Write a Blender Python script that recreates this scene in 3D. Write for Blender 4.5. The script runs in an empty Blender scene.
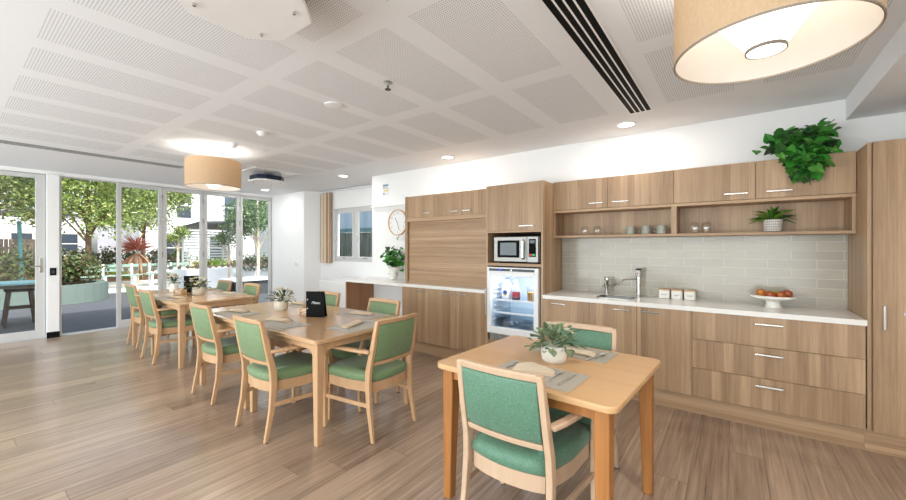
import bpy, bmesh, math, random
from mathutils import Vector, Matrix, Euler
PI = math.pi
C = bpy.context.scene.collection
S = bpy.context.scene

# ------------------------------------------------------------------ camera
cam = bpy.data.cameras.new('camera'); camo = bpy.data.objects.new('camera', cam); C.objects.link(camo)
camo.location = (0, 0, 1.39); camo.rotation_euler = (PI/2, 0, math.radians(36.58))
cam.sensor_width = 36; cam.lens = 380/906*36; cam.shift_y = -3/906; cam.clip_start = .05; cam.clip_end = 300
S.camera = camo
# ------------------------------------------------------------------ world, sun, exposure
SKY = 0.34; SUN = 3.6; DOWN = 5; PEND = 1.8; EXPO = 0.50
S.view_settings.view_transform = 'Standard'; S.view_settings.look = 'None'
S.view_settings.exposure = EXPO; S.view_settings.gamma = 1; S.view_settings.use_curve_mapping = False
w = bpy.data.worlds.new('sky'); S.world = w; w.use_nodes = True
wn = w.node_tree; bg = wn.nodes['Background']
sk = wn.nodes.new('ShaderNodeTexSky'); sk.sky_type = 'NISHITA'; sk.sun_disc = False
sk.sun_elevation = math.radians(48); sk.sun_rotation = math.radians(90); sk.air_density = 1.0; sk.dust_density = 3.0; sk.ozone_density = 1.0
hs = wn.nodes.new('ShaderNodeHueSaturation'); hs.inputs['Saturation'].default_value = .45
wn.links.new(sk.outputs[0], hs.inputs['Color']); wn.links.new(hs.outputs[0], bg.inputs[0]); bg.inputs[1].default_value = SKY
sl = bpy.data.lights.new('sun', 'SUN'); sl.energy = SUN; sl.angle = math.radians(1.5); sl.color = (1, .95, .87)
so = bpy.data.objects.new('sun', sl); C.objects.link(so)
so.rotation_euler = Vector((-.70, -.10, -.72)).to_track_quat('-Z', 'Y').to_euler()
def portal(loc, rot, sx, sy):
    l = bpy.data.lights.new('daylight_portal', 'AREA'); l.shape = 'RECTANGLE'; l.size = sx; l.size_y = sy; l.cycles.is_portal = True
    o = bpy.data.objects.new('daylight_portal', l); C.objects.link(o); o.location = loc; o.rotation_euler = rot
portal((-8.75, 1.0, 1.25), (PI/2, 0, -PI/2), 7.2, 2.5)
dl = bpy.data.lights.new('rear_fill_light', 'AREA'); dl.shape = 'RECTANGLE'; dl.size = 9.4; dl.size_y = 2.0; dl.energy = 255; dl.color = (.90, .96, 1)  # added area fill outside the rear opening, standing in for daylight
do = bpy.data.objects.new('rear_fill_light', dl); C.objects.link(do); do.location = (-3.4, -3.06, 1.3); do.rotation_euler = (math.radians(104), 0, 0)

# ------------------------------------------------------------------ materials
def s2l(c): return tuple(((v/255)/12.92 if v/255 <= .04045 else ((v/255+.055)/1.055)**2.4) for v in c)
class NT:
    def __init__(s, name):
        s.m = bpy.data.materials.new(name); s.m.use_nodes = True; s.t = s.m.node_tree
        s.p = s.t.nodes['Principled BSDF']; s.out = s.t.nodes['Material Output']
    def n(s, t, **k):
        o = s.t.nodes.new('ShaderNode'+t)
        for a, b in k.items(): setattr(o, a, b)
        return o
    def L(s, a, b): s.t.links.new(a, b)
    def put(s, sock, v):
        if isinstance(v, bpy.types.NodeSocket): s.L(v, sock)
        elif v is not None: sock.default_value = v
    def math(s, op, a, b=None, c=None):
        o = s.n('Math', operation=op); s.put(o.inputs[0], a); s.put(o.inputs[1], b); s.put(o.inputs[2], c); return o.outputs[0]
    def mix(s, f, a, b, bt='MIX'):
        o = s.n('Mix', data_type='RGBA', blend_type=bt); s.put(o.inputs[0], f)
        for i, v in ((6, a), (7, b)):
            if isinstance(v, tuple): v = (*v[:3], 1)
            s.put(o.inputs[i], v)
        return o.outputs[2]
    def xyz(s, v):
        o = s.n('SeparateXYZ'); s.L(v, o.inputs[0]); return o.outputs
    def comb(s, x, y, z):
        o = s.n('CombineXYZ'); s.put(o.inputs[0], x); s.put(o.inputs[1], y); s.put(o.inputs[2], z); return o.outputs[0]
    def noise(s, v, sc, det=3, rough=.5):
        o = s.n('TexNoise'); s.put(o.inputs['Vector'], v); o.inputs['Scale'].default_value = sc; o.inputs['Detail'].default_value = det; o.inputs['Roughness'].default_value = rough; return o.outputs[0]
    def scale(s, v, x, y, z):
        o = s.n('Mapping'); s.L(v, o.inputs[0]); o.inputs['Scale'].default_value = (x, y, z); return o.outputs[0]
    def ramp(s, f, stops):
        o = s.n('ValToRGB'); s.L(f, o.inputs[0]); e = o.color_ramp.elements
        while len(e) < len(stops): e.new(.5)
        for i, (p, c) in enumerate(stops): e[i].position = p; e[i].color = (*c, 1)
        return o.outputs[0]
    def bump(s, h, st, d=.002):
        o = s.n('Bump'); s.L(h, o.inputs['Height']); o.inputs['Strength'].default_value = st; o.inputs['Distance'].default_value = d; s.L(o.outputs[0], s.p.inputs['Normal'])
    def col(s, c): s.put(s.p.inputs['Base Color'], (*c[:3], 1) if isinstance(c, tuple) else c)
    def set(s, **k):
        for a, b in k.items(): s.put(s.p.inputs[a.replace('_', ' ')], b)
        return s
def plain(name, c, rough=.5, metal=0, noise=.04, spec=None):
    t = NT(name); base = s2l(c); v = t.n('TexCoord').outputs['Object']
    f = t.noise(v, 9, 2)
    t.col(t.mix(f, tuple(x*(1-noise) for x in base), tuple(min(1, x*(1+noise)) for x in base)))
    t.set(Roughness=rough, Metallic=metal)
    if spec is not None: t.p.inputs['Specular IOR Level'].default_value = spec
    return t.m
def emis(name, c, st, basec=(255, 255, 255)):
    t = NT(name); t.col(s2l(basec)); t.set(Roughness=.6); t.p.inputs['Emission Color'].default_value = (*s2l(c), 1); t.p.inputs['Emission Strength'].default_value = st; return t.m
def wood(name, c1, c2, axis='Z', strips=0, rough=.45, amt=.5, fine=60, rnd=True):
    t = NT(name); co = t.n('TexCoord').outputs['Object']
    if rnd:
        r = t.n('ObjectInfo').outputs['Random']; a = t.n('VectorMath', operation='ADD'); t.L(co, a.inputs[0]); t.L(t.comb(t.math('MULTIPLY', r, 7.3), t.math('MULTIPLY', r, 3.1), t.math('MULTIPLY', r, 5.7)), a.inputs[1]); co = a.outputs[0]
    sc = {'Z': (1, 1, .035), 'X': (.035, 1, 1), 'Y': (1, .035, 1)}[axis]
    g = t.noise(t.scale(co, *[v*fine for v in sc]), 1, 4, .65)
    g2 = t.noise(t.scale(co, *[v*9 for v in (sc[0]*1, sc[1], sc[2])]), 1, 3, .6)
    f = t.math('ADD', t.math('MULTIPLY', t.math('SUBTRACT', g, .5), 1.9*amt), t.math('MULTIPLY', t.math('SUBTRACT', g2, .5), 1.4*amt))
    if strips:
        x, y, z = t.xyz(co)
        u = t.math('ADD', x, y) if axis == 'Z' else (z if axis == 'X' else x)
        k = t.math('FLOOR', t.math('DIVIDE', u, strips)); wn_ = t.n('TexWhiteNoise', noise_dimensions='1D'); t.L(k, wn_.inputs['W'])
        f = t.math('ADD', f, t.math('MULTIPLY', t.math('SUBTRACT', wn_.outputs[0], .5), .5))
    f = t.math('ADD', f, .5); f.node.use_clamp = True
    t.col(t.mix(f, s2l(c1), s2l(c2))); t.set(Roughness=rough); t.bump(g, .08, .001)
    return t.m
def fabric(name, c1, c2, sc=260):
    t = NT(name); co = t.n('TexCoord').outputs['Object']
    v = t.n('TexVoronoi'); t.L(co, v.inputs['Vector']); v.inputs['Scale'].default_value = sc
    f = t.math('ADD', t.math('MULTIPLY', v.outputs['Distance'], .9), t.math('MULTIPLY', t.noise(co, sc*.5, 2), .6)); f = t.math('SUBTRACT', f, .2); f.node.use_clamp = True
    t.col(t.mix(f, s2l(c1), s2l(c2))); t.set(Roughness=.55 if 'vinyl' in name else .85); t.p.inputs['Sheen Weight'].default_value = .15; t.bump(f, .25, .001)
    return t.m
def leafy(name, cols, trans=.35):
    t = NT(name); r = t.n('NewGeometry').outputs['Random Per Island']
    c = t.ramp(r, [(i/(len(cols)-1), s2l(k)) for i, k in enumerate(cols)])
    t.col(c); t.set(Roughness=.5)
    tr = t.n('BsdfTranslucent'); t.L(c, tr.inputs[0]); mx = t.n('MixShader'); mx.inputs[0].default_value = trans
    t.L(t.p.outputs[0], mx.inputs[1]); t.L(tr.outputs[0], mx.inputs[2]); t.L(mx.outputs[0], t.out.inputs[0]); return t.m
def glassm(name, tint=(1, 1, 1), refl=1.0, rough=0.0):
    t = NT(name); tr = t.n('BsdfTransparent'); tr.inputs[0].default_value = (*tint, 1)
    gl = t.n('BsdfGlossy'); gl.inputs['Roughness'].default_value = rough; gl.inputs[0].default_value = (1, 1, 1, 1)
    ge = t.n('NewGeometry'); dt = t.n('VectorMath', operation='DOT_PRODUCT'); t.L(ge.outputs['Normal'], dt.inputs[0]); t.L(ge.outputs['Incoming'], dt.inputs[1])
    fz = t.math('ADD', t.math('MULTIPLY', t.math('POWER', t.math('SUBTRACT', 1, t.math('ABSOLUTE', dt.outputs['Value'])), 5), .90), .04)
    mx = t.n('MixShader'); fm = t.math('MULTIPLY', fz, refl); fm.node.use_clamp = True; t.L(fm, mx.inputs[0]); t.L(tr.outputs[0], mx.inputs[1]); t.L(gl.outputs[0], mx.inputs[2]); t.L(mx.outputs[0], t.out.inputs[0]); return t.m

WHITE = plain('wall_paint', (238, 238, 237), .6, noise=.01)
CEIL = plain('ceiling_paint', (233, 235, 238), .75, noise=.01)
def perf():
    t = NT('perforated_ceiling'); x, y, z = t.xyz(t.n('NewGeometry').outputs['Position']); P = .0138
    fx = t.math('SUBTRACT', t.math('FRACT', t.math('DIVIDE', t.math('ADD', x, 20), P)), .5); fy = t.math('SUBTRACT', t.math('FRACT', t.math('DIVIDE', t.math('ADD', y, 20), P)), .5)
    d = t.math('SQRT', t.math('ADD', t.math('POWER', fx, 2), t.math('POWER', fy, 2)))
    h = t.math('LESS_THAN', d, .24); t.col(t.mix(h, s2l((233, 235, 238)), s2l((158, 159, 161)))); t.set(Roughness=.8); return t.m
PERF = perf()
def floorm():
    t = NT('oak_vinyl_planks'); x, y, z = t.xyz(t.n('NewGeometry').outputs['Position'])
    W_ = .19; Ln = 1.9
    k = t.math('FLOOR', t.math('DIVIDE', t.math('ADD', x, 20-.017), W_)); wn1 = t.n('TexWhiteNoise', noise_dimensions='1D'); t.L(k, wn1.inputs['W'])
    yy = t.math('ADD', t.math('DIVIDE', t.math('ADD', y, 20), Ln), wn1.outputs[0]); k2 = t.math('FLOOR', yy)
    wn2 = t.n('TexWhiteNoise', noise_dimensions='2D'); t.L(t.comb(k, k2, 0), wn2.inputs['Vector'])
    r = wn2.outputs[0]
    co = t.comb(t.math('MULTIPLY', x, 1), t.math('MULTIPLY', y, .035), t.math('MULTIPLY', r, 9))
    wv = t.noise(t.scale(co, 7, 9, 1), 1, 4, .6)
    ring = t.math('FRACT', t.math('MULTIPLY', wv, 7)); ring = t.math('ABSOLUTE', t.math('SUBTRACT', ring, .5))
    g = t.noise(t.scale(co, 55, 40, 1), 1, 4, .7)
    f = t.math('ADD', t.math('ADD', t.math('MULTIPLY', r, .26), t.math('MULTIPLY', ring, .36)), t.math('MULTIPLY', g, 1.1)); f = t.math('SUBTRACT', f, .31); f.node.use_clamp = True
    c = t.mix(f, s2l((98, 76, 60)), s2l((204, 177, 153)))
    ex = t.math('ABSOLUTE', t.math('SUBTRACT', t.math('FRACT', t.math('DIVIDE', t.math('ADD', x, 20-.017), W_)), .5)); ey = t.math('ABSOLUTE', t.math('SUBTRACT', t.math('FRACT', yy), .5))
    e = t.math('MAXIMUM', t.math('GREATER_THAN', ex, .488), t.math('GREATER_THAN', ey, .4988))
    c = t.mix(t.math('MULTIPLY', e, .55), c, s2l((70, 55, 45)))
    t.col(c); t.set(Roughness=t.math('ADD', t.math('MULTIPLY', g, .12), .24)); t.p.inputs['Specular IOR Level'].default_value = .7; t.p.inputs['Coat Weight'].default_value = .35; t.p.inputs['Coat Roughness'].default_value = .16; t.bump(g, .05, .001); return t.m
FLOOR = floorm()
def tilem():
    t = NT('grey_wall_tiles'); x, y, z = t.xyz(t.n('NewGeometry').outputs['Position'])
    b = t.n('TexBrick'); b.offset = .5; b.squash = 1
    t.L(t.comb(t.math('ADD', x, 10.0+.0+.126), t.math('SUBTRACT', z, .9+.004), 0), b.inputs['Vector'])
    b.inputs['Scale'].default_value = 1; b.inputs['Brick Width'].default_value = .309; b.inputs['Row Height'].default_value = .0756; b.inputs['Mortar Size'].default_value = .0022; b.inputs['Mortar Smooth'].default_value = .1; b.inputs['Bias'].default_value = 0
    b.inputs['Color1'].default_value = (*s2l((166, 159, 145)), 1); b.inputs['Color2'].default_value = (*s2l((180, 172, 157)), 1); b.inputs['Mortar'].default_value = (*s2l((205, 203, 196)), 1)
    nz = t.noise(t.scale(t.n('NewGeometry').outputs['Position'], 9, 9, 40), 1, 2)
    t.col(t.mix(.25, b.outputs[0], t.mix(nz, s2l((150, 144, 132)), s2l((190, 184, 170))))); t.set(Roughness=.16); t.bump(t.math('SUBTRACT', nz, t.math('MULTIPLY', b.outputs[1], 1.5)), .25, .002); return t.m
TILE = tilem()
LAM = wood('oak_laminate_vertical', (140, 110, 80), (196, 164, 129), 'Z', .062, .42, .55, 80)
LAMX = wood('oak_laminate_horizontal', (142, 110, 79), (197, 164, 129), 'X', .03, .42, .5)
LAMD = wood('brown_laminate_panel', (150, 104, 70), (186, 138, 100), 'Z', .08, .45, .4)
BEECH = wood('beech_frame', (176, 136, 98), (210, 172, 132), 'Z', 0, .38, .35, 40)
PALE = wood('pale_beech_frame', (182, 152, 124), (212, 184, 156), 'Z', 0, .38, .35, 40)
TOPX = wood('beech_table_top', (184, 146, 108), (214, 180, 142), 'X', .09, .16, .4, 50)
TOPF = wood('honey_beech_table_top', (200, 156, 108), (226, 190, 146), 'X', .10, .30, .4, 50)
HONEY = wood('honey_stained_leg', (138, 84, 38), (190, 130, 70), 'Z', 0, .42, .6, 45)
GREEN = fabric('green_woven_vinyl', (70, 98, 64), (134, 158, 112))
TEAL = fabric('blue_green_woven_vinyl', (46, 90, 70), (108, 150, 124))
STONE = plain('white_worktop', (236, 233, 228), .22, noise=.02)
CHROME = plain('brushed_steel', (200, 198, 194), .25, 1, noise=.05)
STEEL = plain('stainless_steel', (142, 140, 136), .38, .8, noise=.06)
BLACK = plain('black_plastic', (11, 11, 12), .8, spec=.2)
DARKGAP = plain('dark_recess', (34, 30, 27), .8)
ALU = plain('silver_frame', (205, 205, 204), .4, .15, noise=.02)
WPL = plain('white_plastic', (236, 236, 236), .4, noise=.01)
CER = plain('white_ceramic', (236, 233, 226), .35, noise=.02)
CREAM = plain('cream_ceramic', (218, 208, 190), .45, noise=.05)
CUTL = plain('cutlery_steel', (206, 204, 200), .3, .7, noise=.03)
NAP = fabric('cream_napkin_linen', (206, 186, 158), (232, 216, 192), 400); NAPB = fabric('tan_napkin_linen', (188, 164, 132), (220, 200, 170), 400)
MAT = fabric('grey_woven_placemat', (142, 134, 120), (184, 176, 162), 300)
GLASS = glassm('window_glass', (.97, .985, .98), .8)
TUMB = glassm('drinking_glass', (.96, .97, .97), 2.6, .05)
LINEN = NT('linen_shade')
def _linen():
    t = LINEN; co = t.n('TexCoord').outputs['Object']; f = t.noise(t.scale(co, 200, 200, 60), 1, 2)
    c = t.mix(f, s2l((218, 192, 158)), s2l((238, 220, 192))); t.col(c); t.set(Roughness=.9); tr = t.n('BsdfTranslucent'); t.L(c, tr.inputs[0]); mx = t.n('MixShader'); mx.inputs[0].default_value = .5
    t.L(t.p.outputs[0], mx.inputs[1]); t.L(tr.outputs[0], mx.inputs[2]); t.L(mx.outputs[0], t.out.inputs[0])
_linen(); LINEN = LINEN.m
LINING = NT('shade_lining'); LINING.col((.85, .83, .80)); LINING.set(Roughness=.8); _t = LINING.n('BsdfTranslucent'); _t.inputs[0].default_value = (.8, .76, .7, 1); _m = LINING.n('MixShader'); _m.inputs[0].default_value = .45; LINING.L(LINING.p.outputs[0], _m.inputs[1]); LINING.L(_t.outputs[0], _m.inputs[2]); LINING.L(_m.outputs[0], LINING.out.inputs[0]); LINING = LINING.m
CURT = NT('striped_beige_curtain'); _x = CURT.xyz(CURT.n('NewGeometry').outputs['Position'])[0]
_f = CURT.math('GREATER_THAN', CURT.math('FRACT', CURT.math('MULTIPLY', _x, 9)), .55); CURT.col(CURT.mix(_f, s2l((168, 138, 108)), s2l((222, 208, 190)))); CURT.set(Roughness=.9); CURT = CURT.m
LEAF_POT = leafy('ivy_leaves', [(18, 62, 22), (44, 120, 38), (74, 160, 54), (34, 52, 30), (104, 178, 72)], .2)
LEAF_SAGE = leafy('sage_leaves', [(70, 100, 68), (136, 158, 124), (58, 86, 56), (176, 186, 150), (98, 130, 92)], .2)
LEAF_TREE = leafy('tree_leaves', [(64, 92, 40), (128, 150, 70), (168, 186, 100), (52, 76, 40), (200, 212, 140)], .4)
LEAF_DARK = leafy('shrub_leaves', [(46, 72, 40), (84, 102, 56), (108, 118, 70), (58, 66, 44), (124, 110, 74)], .3)
LEAF_LIME = leafy('lime_shrub_leaves', [(120, 160, 40), (160, 196, 60), (100, 140, 44)], .4)
LEAF_MAG = leafy('glossy_tree_leaves', [(40, 70, 44), (84, 116, 72), (146, 170, 120), (48, 80, 52)], .3)
PETAL = leafy('cream_petals', [(240, 232, 206), (250, 246, 232), (230, 214, 178)], .3)
BARK = plain('tree_bark', (104, 84, 66), .9, noise=.3)
PALEBARK = plain('pale_bark', (196, 182, 164), .9, noise=.2)
ASPH = plain('charcoal_paving', (80, 84, 90), .9, noise=.15)
PAVE = plain('light_paving', (206, 206, 200), .8, noise=.06)
SOIL = plain('mulch_soil', (120, 86, 62), .95, noise=.3)
AQUA = plain('aqua_render', (134, 160, 150), .7, noise=.05)
AQUA_SHADED = plain('shaded_aqua_render', (98, 114, 109), .7, noise=.06)  # aqua for the planter, with the shade of the trees darkened into its colour
TEALP = plain('teal_paint', (50, 100, 104), .6, noise=.05)
OUTW = plain('white_render', (232, 236, 240), .8, noise=.02)
DGREY = plain('dark_grey_metal', (56, 60, 66), .6)
FENCE = wood('timber_fence', (108, 96, 82), (150, 136, 118), 'Z', .12, .8, .5)
DARKWIN = plain('dark_window_glass', (60, 72, 84), .08, .3)

# ------------------------------------------------------------------ mesh helpers
class MB:
    def __init__(s): s.bm = bmesh.new(); s.mi = 0
    def face(s, vs):
        try: f = s.bm.faces.new(vs); f.material_index = s.mi; return f
        except ValueError: return None
    def rings(s, rings, cap=True, closed=True):
        R = [[s.bm.verts.new(p) for p in r] for r in rings]
        n = len(R[0])
        for a, b in zip(R, R[1:]):
            for i in range(n if closed else n-1):
                j = (i+1) % n; s.face((a[i], a[j], b[j], b[i]))
        if cap: s.face(list(reversed(R[0]))); s.face(R[-1])
        return s
    def box(s, x0, y0, z0, x1, y1, z1):
        x0, x1 = min(x0, x1), max(x0, x1); y0, y1 = min(y0, y1), max(y0, y1); z0, z1 = min(z0, z1), max(z0, z1)
        return s.rings([[(x0, y0, z), (x1, y0, z), (x1, y1, z), (x0, y1, z)] for z in (z0, z1)])
    def cols(s, pts):  # pts (x,y,z,w,d): stacked horizontal rectangles
        return s.rings([[(x-w/2, y-d/2, z), (x+w/2, y-d/2, z), (x+w/2, y+d/2, z), (x-w/2, y+d/2, z)] for x, y, z, w, d in pts])
    def prism(s, poly, z0, z1): return s.rings([[(x, y, z) for x, y in poly] for z in (z0, z1)])
    def lathe(s, prof, c=(0, 0, 0), n=24, cap=True, axis='Z'):
        def P(r, h, a):
            u, v = r*math.cos(a), r*math.sin(a)
            p = {'Z': (u, v, h), 'Y': (u, h, v), 'X': (h, u, v)}[axis]; return (c[0]+p[0], c[1]+p[1], c[2]+p[2])
        return s.rings([[P(r, h, 2*PI*i/n) for i in range(n)] for r, h in prof], cap)
    def tube(s, pts, r, n=8, cap=True, flat=None):
        pts = [Vector(p) for p in pts]; rs = r if isinstance(r, (list, tuple)) else [r]*len(pts); rings = []
        up = Vector((0, 0, 1))
        for i, p in enumerate(pts):
            t = (pts[min(i+1, len(pts)-1)]-pts[max(i-1, 0)]).normalized()
            u = up if abs(t.dot(up)) < .95 else Vector((1, 0, 0))
            a = t.cross(u).normalized(); b = a.cross(t).normalized()
            k = flat or 1
            rings.append([tuple(p + a*math.cos(2*PI*j/n)*rs[i] + b*math.sin(2*PI*j/n)*rs[i]*k) for j in range(n)])
        return s.rings(rings, cap)
    def bar(s, pts, w, h):  # rectangular sweep, w sideways, h up
        pts = [Vector(p) for p in pts]; rings = []
        for i, p in enumerate(pts):
            t = (pts[min(i+1, len(pts)-1)]-pts[max(i-1, 0)]).normalized(); u = Vector((0, 0, 1)) if abs(t.z) < .95 else Vector((0, 1, 0))
            a = t.cross(u).normalized(); b = a.cross(t).normalized()
            rings.append([tuple(p+a*sx*w/2+b*sz*h/2) for sx, sz in ((-1, -1), (1, -1), (1, 1), (-1, 1))])
        return s.rings(rings)
    def ball(s, c, r, n=12, m=8, k=(1, 1, 1)):
        rr = [(.001, -1)] + [(math.sin(PI*i/m), -math.cos(PI*i/m)) for i in range(1, m)] + [(.001, 1)]
        return s.rings([[(c[0]+a*r*k[0]*math.cos(2*PI*j/n), c[1]+a*r*k[1]*math.sin(2*PI*j/n), c[2]+h*r*k[2]) for j in range(n)] for a, h in rr])
    def leaf(s, p, d, up, L, wd, droop=.2, fold=.15):
        p = Vector(p); d = Vector(d).normalized(); a = d.cross(Vector(up))
        a = a.normalized() if a.length > 1e-3 else Vector((1, 0, 0)); n = a.cross(d).normalized()
        v = [s.bm.verts.new(q) for q in (p, p+d*L*.45+a*wd/2+n*L*fold, p+d*L*.5-n*L*.03, p+d*L*.45-a*wd/2+n*L*fold, p+d*L-n*L*droop)]
        s.face((v[0], v[1], v[2])); s.face((v[0], v[2], v[3])); s.face((v[1], v[4], v[2])); s.face((v[2], v[4], v[3]))
    def build(s, name, mat, parent=None, bevel=0, smooth=False, loc=None, seg=2):
        off = Vector((0, 0, 0))
        if parent is not None:
            q = parent
            while q is not None: off += q.location; q = q.parent
        bm = s.bm; bmesh.ops.recalc_face_normals(bm, faces=bm.faces)
        if parent is None:
            if loc is None:
                xs = [v.co.x for v in bm.verts]; ys = [v.co.y for v in bm.verts]; zs = [v.co.z for v in bm.verts]
                loc = ((min(xs)+max(xs))/2, (min(ys)+max(ys))/2, min(zs))
            off = Vector(loc)
        bmesh.ops.translate(bm, verts=bm.verts, vec=-off)
        me = bpy.data.meshes.new(name); bm.to_mesh(me); bm.free()
        for m in (mat if isinstance(mat, list) else [mat]): me.materials.append(m)
        o = bpy.data.objects.new(name, me); C.objects.link(o)
        if parent is not None: o.parent = parent
        else: o.location = off
        if smooth:
            for f in me.polygons: f.use_smooth = True
            if smooth != 'all': me.set_sharp_from_angle(angle=math.radians(40))
        if bevel:
            b = o.modifiers.new('bevel', 'BEVEL'); b.width = bevel; b.segments = seg; b.limit_method = 'ANGLE'; b.angle_limit = math.radians(35); b.harden_normals = False
        return o
def tag(o, label, cat, group=None, kind=None):
    o['label'] = label; o['category'] = cat
    if group: o['group'] = group
    if kind: o['kind'] = kind
    return o
def thing(name, loc, label, cat, group=None, rz=0):
    o = bpy.data.objects.new(name, None); C.objects.link(o); o.location = loc; o.rotation_euler = (0, 0, rz); o.empty_display_size = .1
    return tag(o, label, cat, group)
def struct(o): o['kind'] = 'structure'; return o
def sroot(name, loc):
    o = bpy.data.objects.new(name, None); C.objects.link(o); o.location = loc; o['kind'] = 'structure'; return o
def bx(name, mat, a, b, parent=None, bevel=0):
    return MB().box(*a, *b).build(name, mat, parent, bevel)
def copy_tree(o, parent=None):
    c = o.copy(); C.objects.link(c)
    if parent is not None: c.parent = parent; c.matrix_parent_inverse = o.matrix_parent_inverse
    for ch in [k for k in bpy.data.objects if k.parent == o]: copy_tree(ch, c)
    return c
def dup(o, loc, rz, label, group=None):
    c = copy_tree(o); c.location = loc; c.rotation_euler = (0, 0, rz); c['label'] = label
    if group: c['group'] = group
    return c
def rpoly(x0, y0, x1, y1, r, n=6):
    out = []
    for cx, cy, a0 in ((x1-r, y1-r, 0), (x0+r, y1-r, PI/2), (x0+r, y0+r, PI), (x1-r, y0+r, 3*PI/2)):
        for i in range(n+1): a = a0+PI/2*i/n; out.append((cx+r*math.cos(a), cy+r*math.sin(a)))
    return out
ZC = 2.555

# ------------------------------------------------------------------ room shell
struct(bx('floor', FLOOR, (-8.58, -2.9, -.12), (2.3, 4.8, 0)))
def ceiling():
    m = MB(); rows = [(.31, 1.262), (1.40, 2.366), (2.52, 3.505)]
    cols = [(-.89-.5975*k-.44, -.89-.5975*k) for k in range(0, 9)] + [(-.44, .0), (.16, .6)]
    xs = sorted({-8.62, 2.3, .70} | {v for c in cols for v in c}); ys = sorted({-2.9, 4.95} | {v for r in rows for v in r})
    for i in range(len(xs)-1):
        for j in range(len(ys)-1):
            cx, cy = (xs[i]+xs[i+1])/2, (ys[j]+ys[j+1])/2
            p = any(a < cx < b for a, b in cols) and any(a < cy < b for a, b in rows)
            if p and (cx > .1 and cy < 1.3): p = True
            m.mi = 1 if p else 0
            v = [m.bm.verts.new(q) for q in ((xs[i], ys[j], ZC), (xs[i], ys[j+1], ZC), (xs[i+1], ys[j+1], ZC), (xs[i+1], ys[j], ZC))]; m.face(v)
    m.mi = 0; m.box(-8.62, -2.9, ZC+.02, 2.3, 4.95, ZC+.25)
    bmesh.ops.remove_doubles(m.bm, verts=m.bm.verts, dist=1e-5)
    o = m.build('ceiling', [CEIL, PERF]); struct(o)
ceiling()
struct(bx('ceiling_bulkhead', CEIL, (.70, -2.88, 2.39), (2.18, 4.248, ZC-.001)))
struct(bx('wall_kitchen', WHITE, (-4.82, 4.25, 0), (2.3, 4.95, ZC)))
m = MB(); y0, y1 = 4.80, 4.95
m.box(-7.2, y0, 0, -4.82, y1, 1.10).box(-7.2, y0, 2.17, -4.82, y1, ZC).box(-7.2, y0, 1.10, -6.62, y1, 2.17).box(-5.30, y0, 1.10, -4.82, y1, 2.17)
struct(m.build('wall_back', WHITE))
struct(MB().prism([(-8.62, 4.5), (-7.2, 4.5), (-7.06, 4.80), (-7.2, 4.95), (-8.62, 4.95)], 0, ZC).build('wall_pier', WHITE))
struct(bx('wall_right', WHITE, (2.18, -2.9, 0), (2.3, 4.248, ZC)))
m = MB(); m.box(-8.6, -3.02, 0, 2.3, -2.9, .25).box(-8.6, -3.02, 2.35, 2.3, -2.9, ZC).box(1.4, -3.02, .25, 2.3, -2.9, 2.35).box(-8.6, -3.02, .25, -8.2, -2.9, 2.35)
struct(m.build('wall_front', WHITE))
# glass side
X = -8.5
m = MB(); m.box(X-.14, -2.9, 2.50, X+.06, 4.5, ZC); struct(m.build('wall_left', WHITE))
struct(bx('wall_post', WHITE, (X-.14, .958, 0), (X+.10, 1.094, 2.50), bevel=.004))
struct(bx('baseboard_post', BLACK, (X+.10, .956, 0), (X+.112, 1.096, .09)))
struct(bx('trim_1', ALU, (X-.14, -2.9, -.001), (X+.05, 4.5, .006)))
struct(bx('baseboard_kitchen', WPL, (-4.80, 4.235, 0), (-3.62, 4.249, .09)))
struct(bx('baseboard_pier', WPL, (-8.40, 4.487, 0), (-7.21, 4.499, .07)))
def leaf_door(name, ya, yb, handle=None, hinges=True, glass=True, fw=.055, dots=True):
    r = sroot(name, (X, (ya+yb)/2, 0)); m = MB()
    m.box(X-.03, ya, .008, X+.03, ya+fw, 2.495).box(X-.03, yb-fw, .008, X+.03, yb, 2.495).box(X-.03, ya+fw, .008, X+.03, yb-fw, .13).box(X-.03, ya+fw, 2.43, X+.03, yb-fw, 2.495)
    m.build('door_frame', ALU, r, .004)
    bx('pane', GLASS, (X-.004, ya+fw-.005, .125), (X+.004, yb-fw+.005, 2.435), r)
    if dots:
        m = MB(); n = max(2, int((yb-ya-2*fw)/.11)); st = (yb-ya-2*fw)/n
        for i in range(n): m.lathe([(.036, 0), (.036, .0012)], (X+.0045, ya+fw+st*(i+.5), 1.0), 16, axis='X')
        m.build('safety_dots', DOTS, r)
    if hinges:
        m = MB()
        for z in (.3, 1.25, 1.9, 2.3): m.box(X+.03, yb-.02, z-.05, X+.045, yb+.0, z+.05)
        m.build('hinges', CHROME, r, .003)
    if handle is not None:
        m = MB(); m.box(X+.03, handle-.016, 1.0, X+.04, handle+.016, 1.22); m.tube([(X+.04, handle, 1.10), (X+.085, handle, 1.10), (X+.088, handle-.12, 1.10)], .009)
        m.build('door_handle', CHROME, r, .002)
    return r
DOTS = plain('frosted_dot', (150, 140, 130), .6)
leaf_door('door_1', -.55, .95, handle=.905, dots=False, hinges=False, fw=.10)
leaf_door('door_2', -2.2, -.56, dots=False, hinges=False, fw=.08)
bx('door_jamb', ALU, (X-.05, 1.096, .006), (X+.05, 1.125, 2.5)); bpy.data.objects['door_jamb'].name = 'trim_2'; struct(bpy.data.objects['trim_2'])
leaf_door('door_3', 1.79, 2.435, fw=.06)
leaf_door('door_4', 2.44, 3.11, fw=.06)
leaf_door('door_5', 3.115, 3.80, fw=.06)
leaf_door('door_6', 3.805, 4.48, hinges=False, fw=.05)
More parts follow.
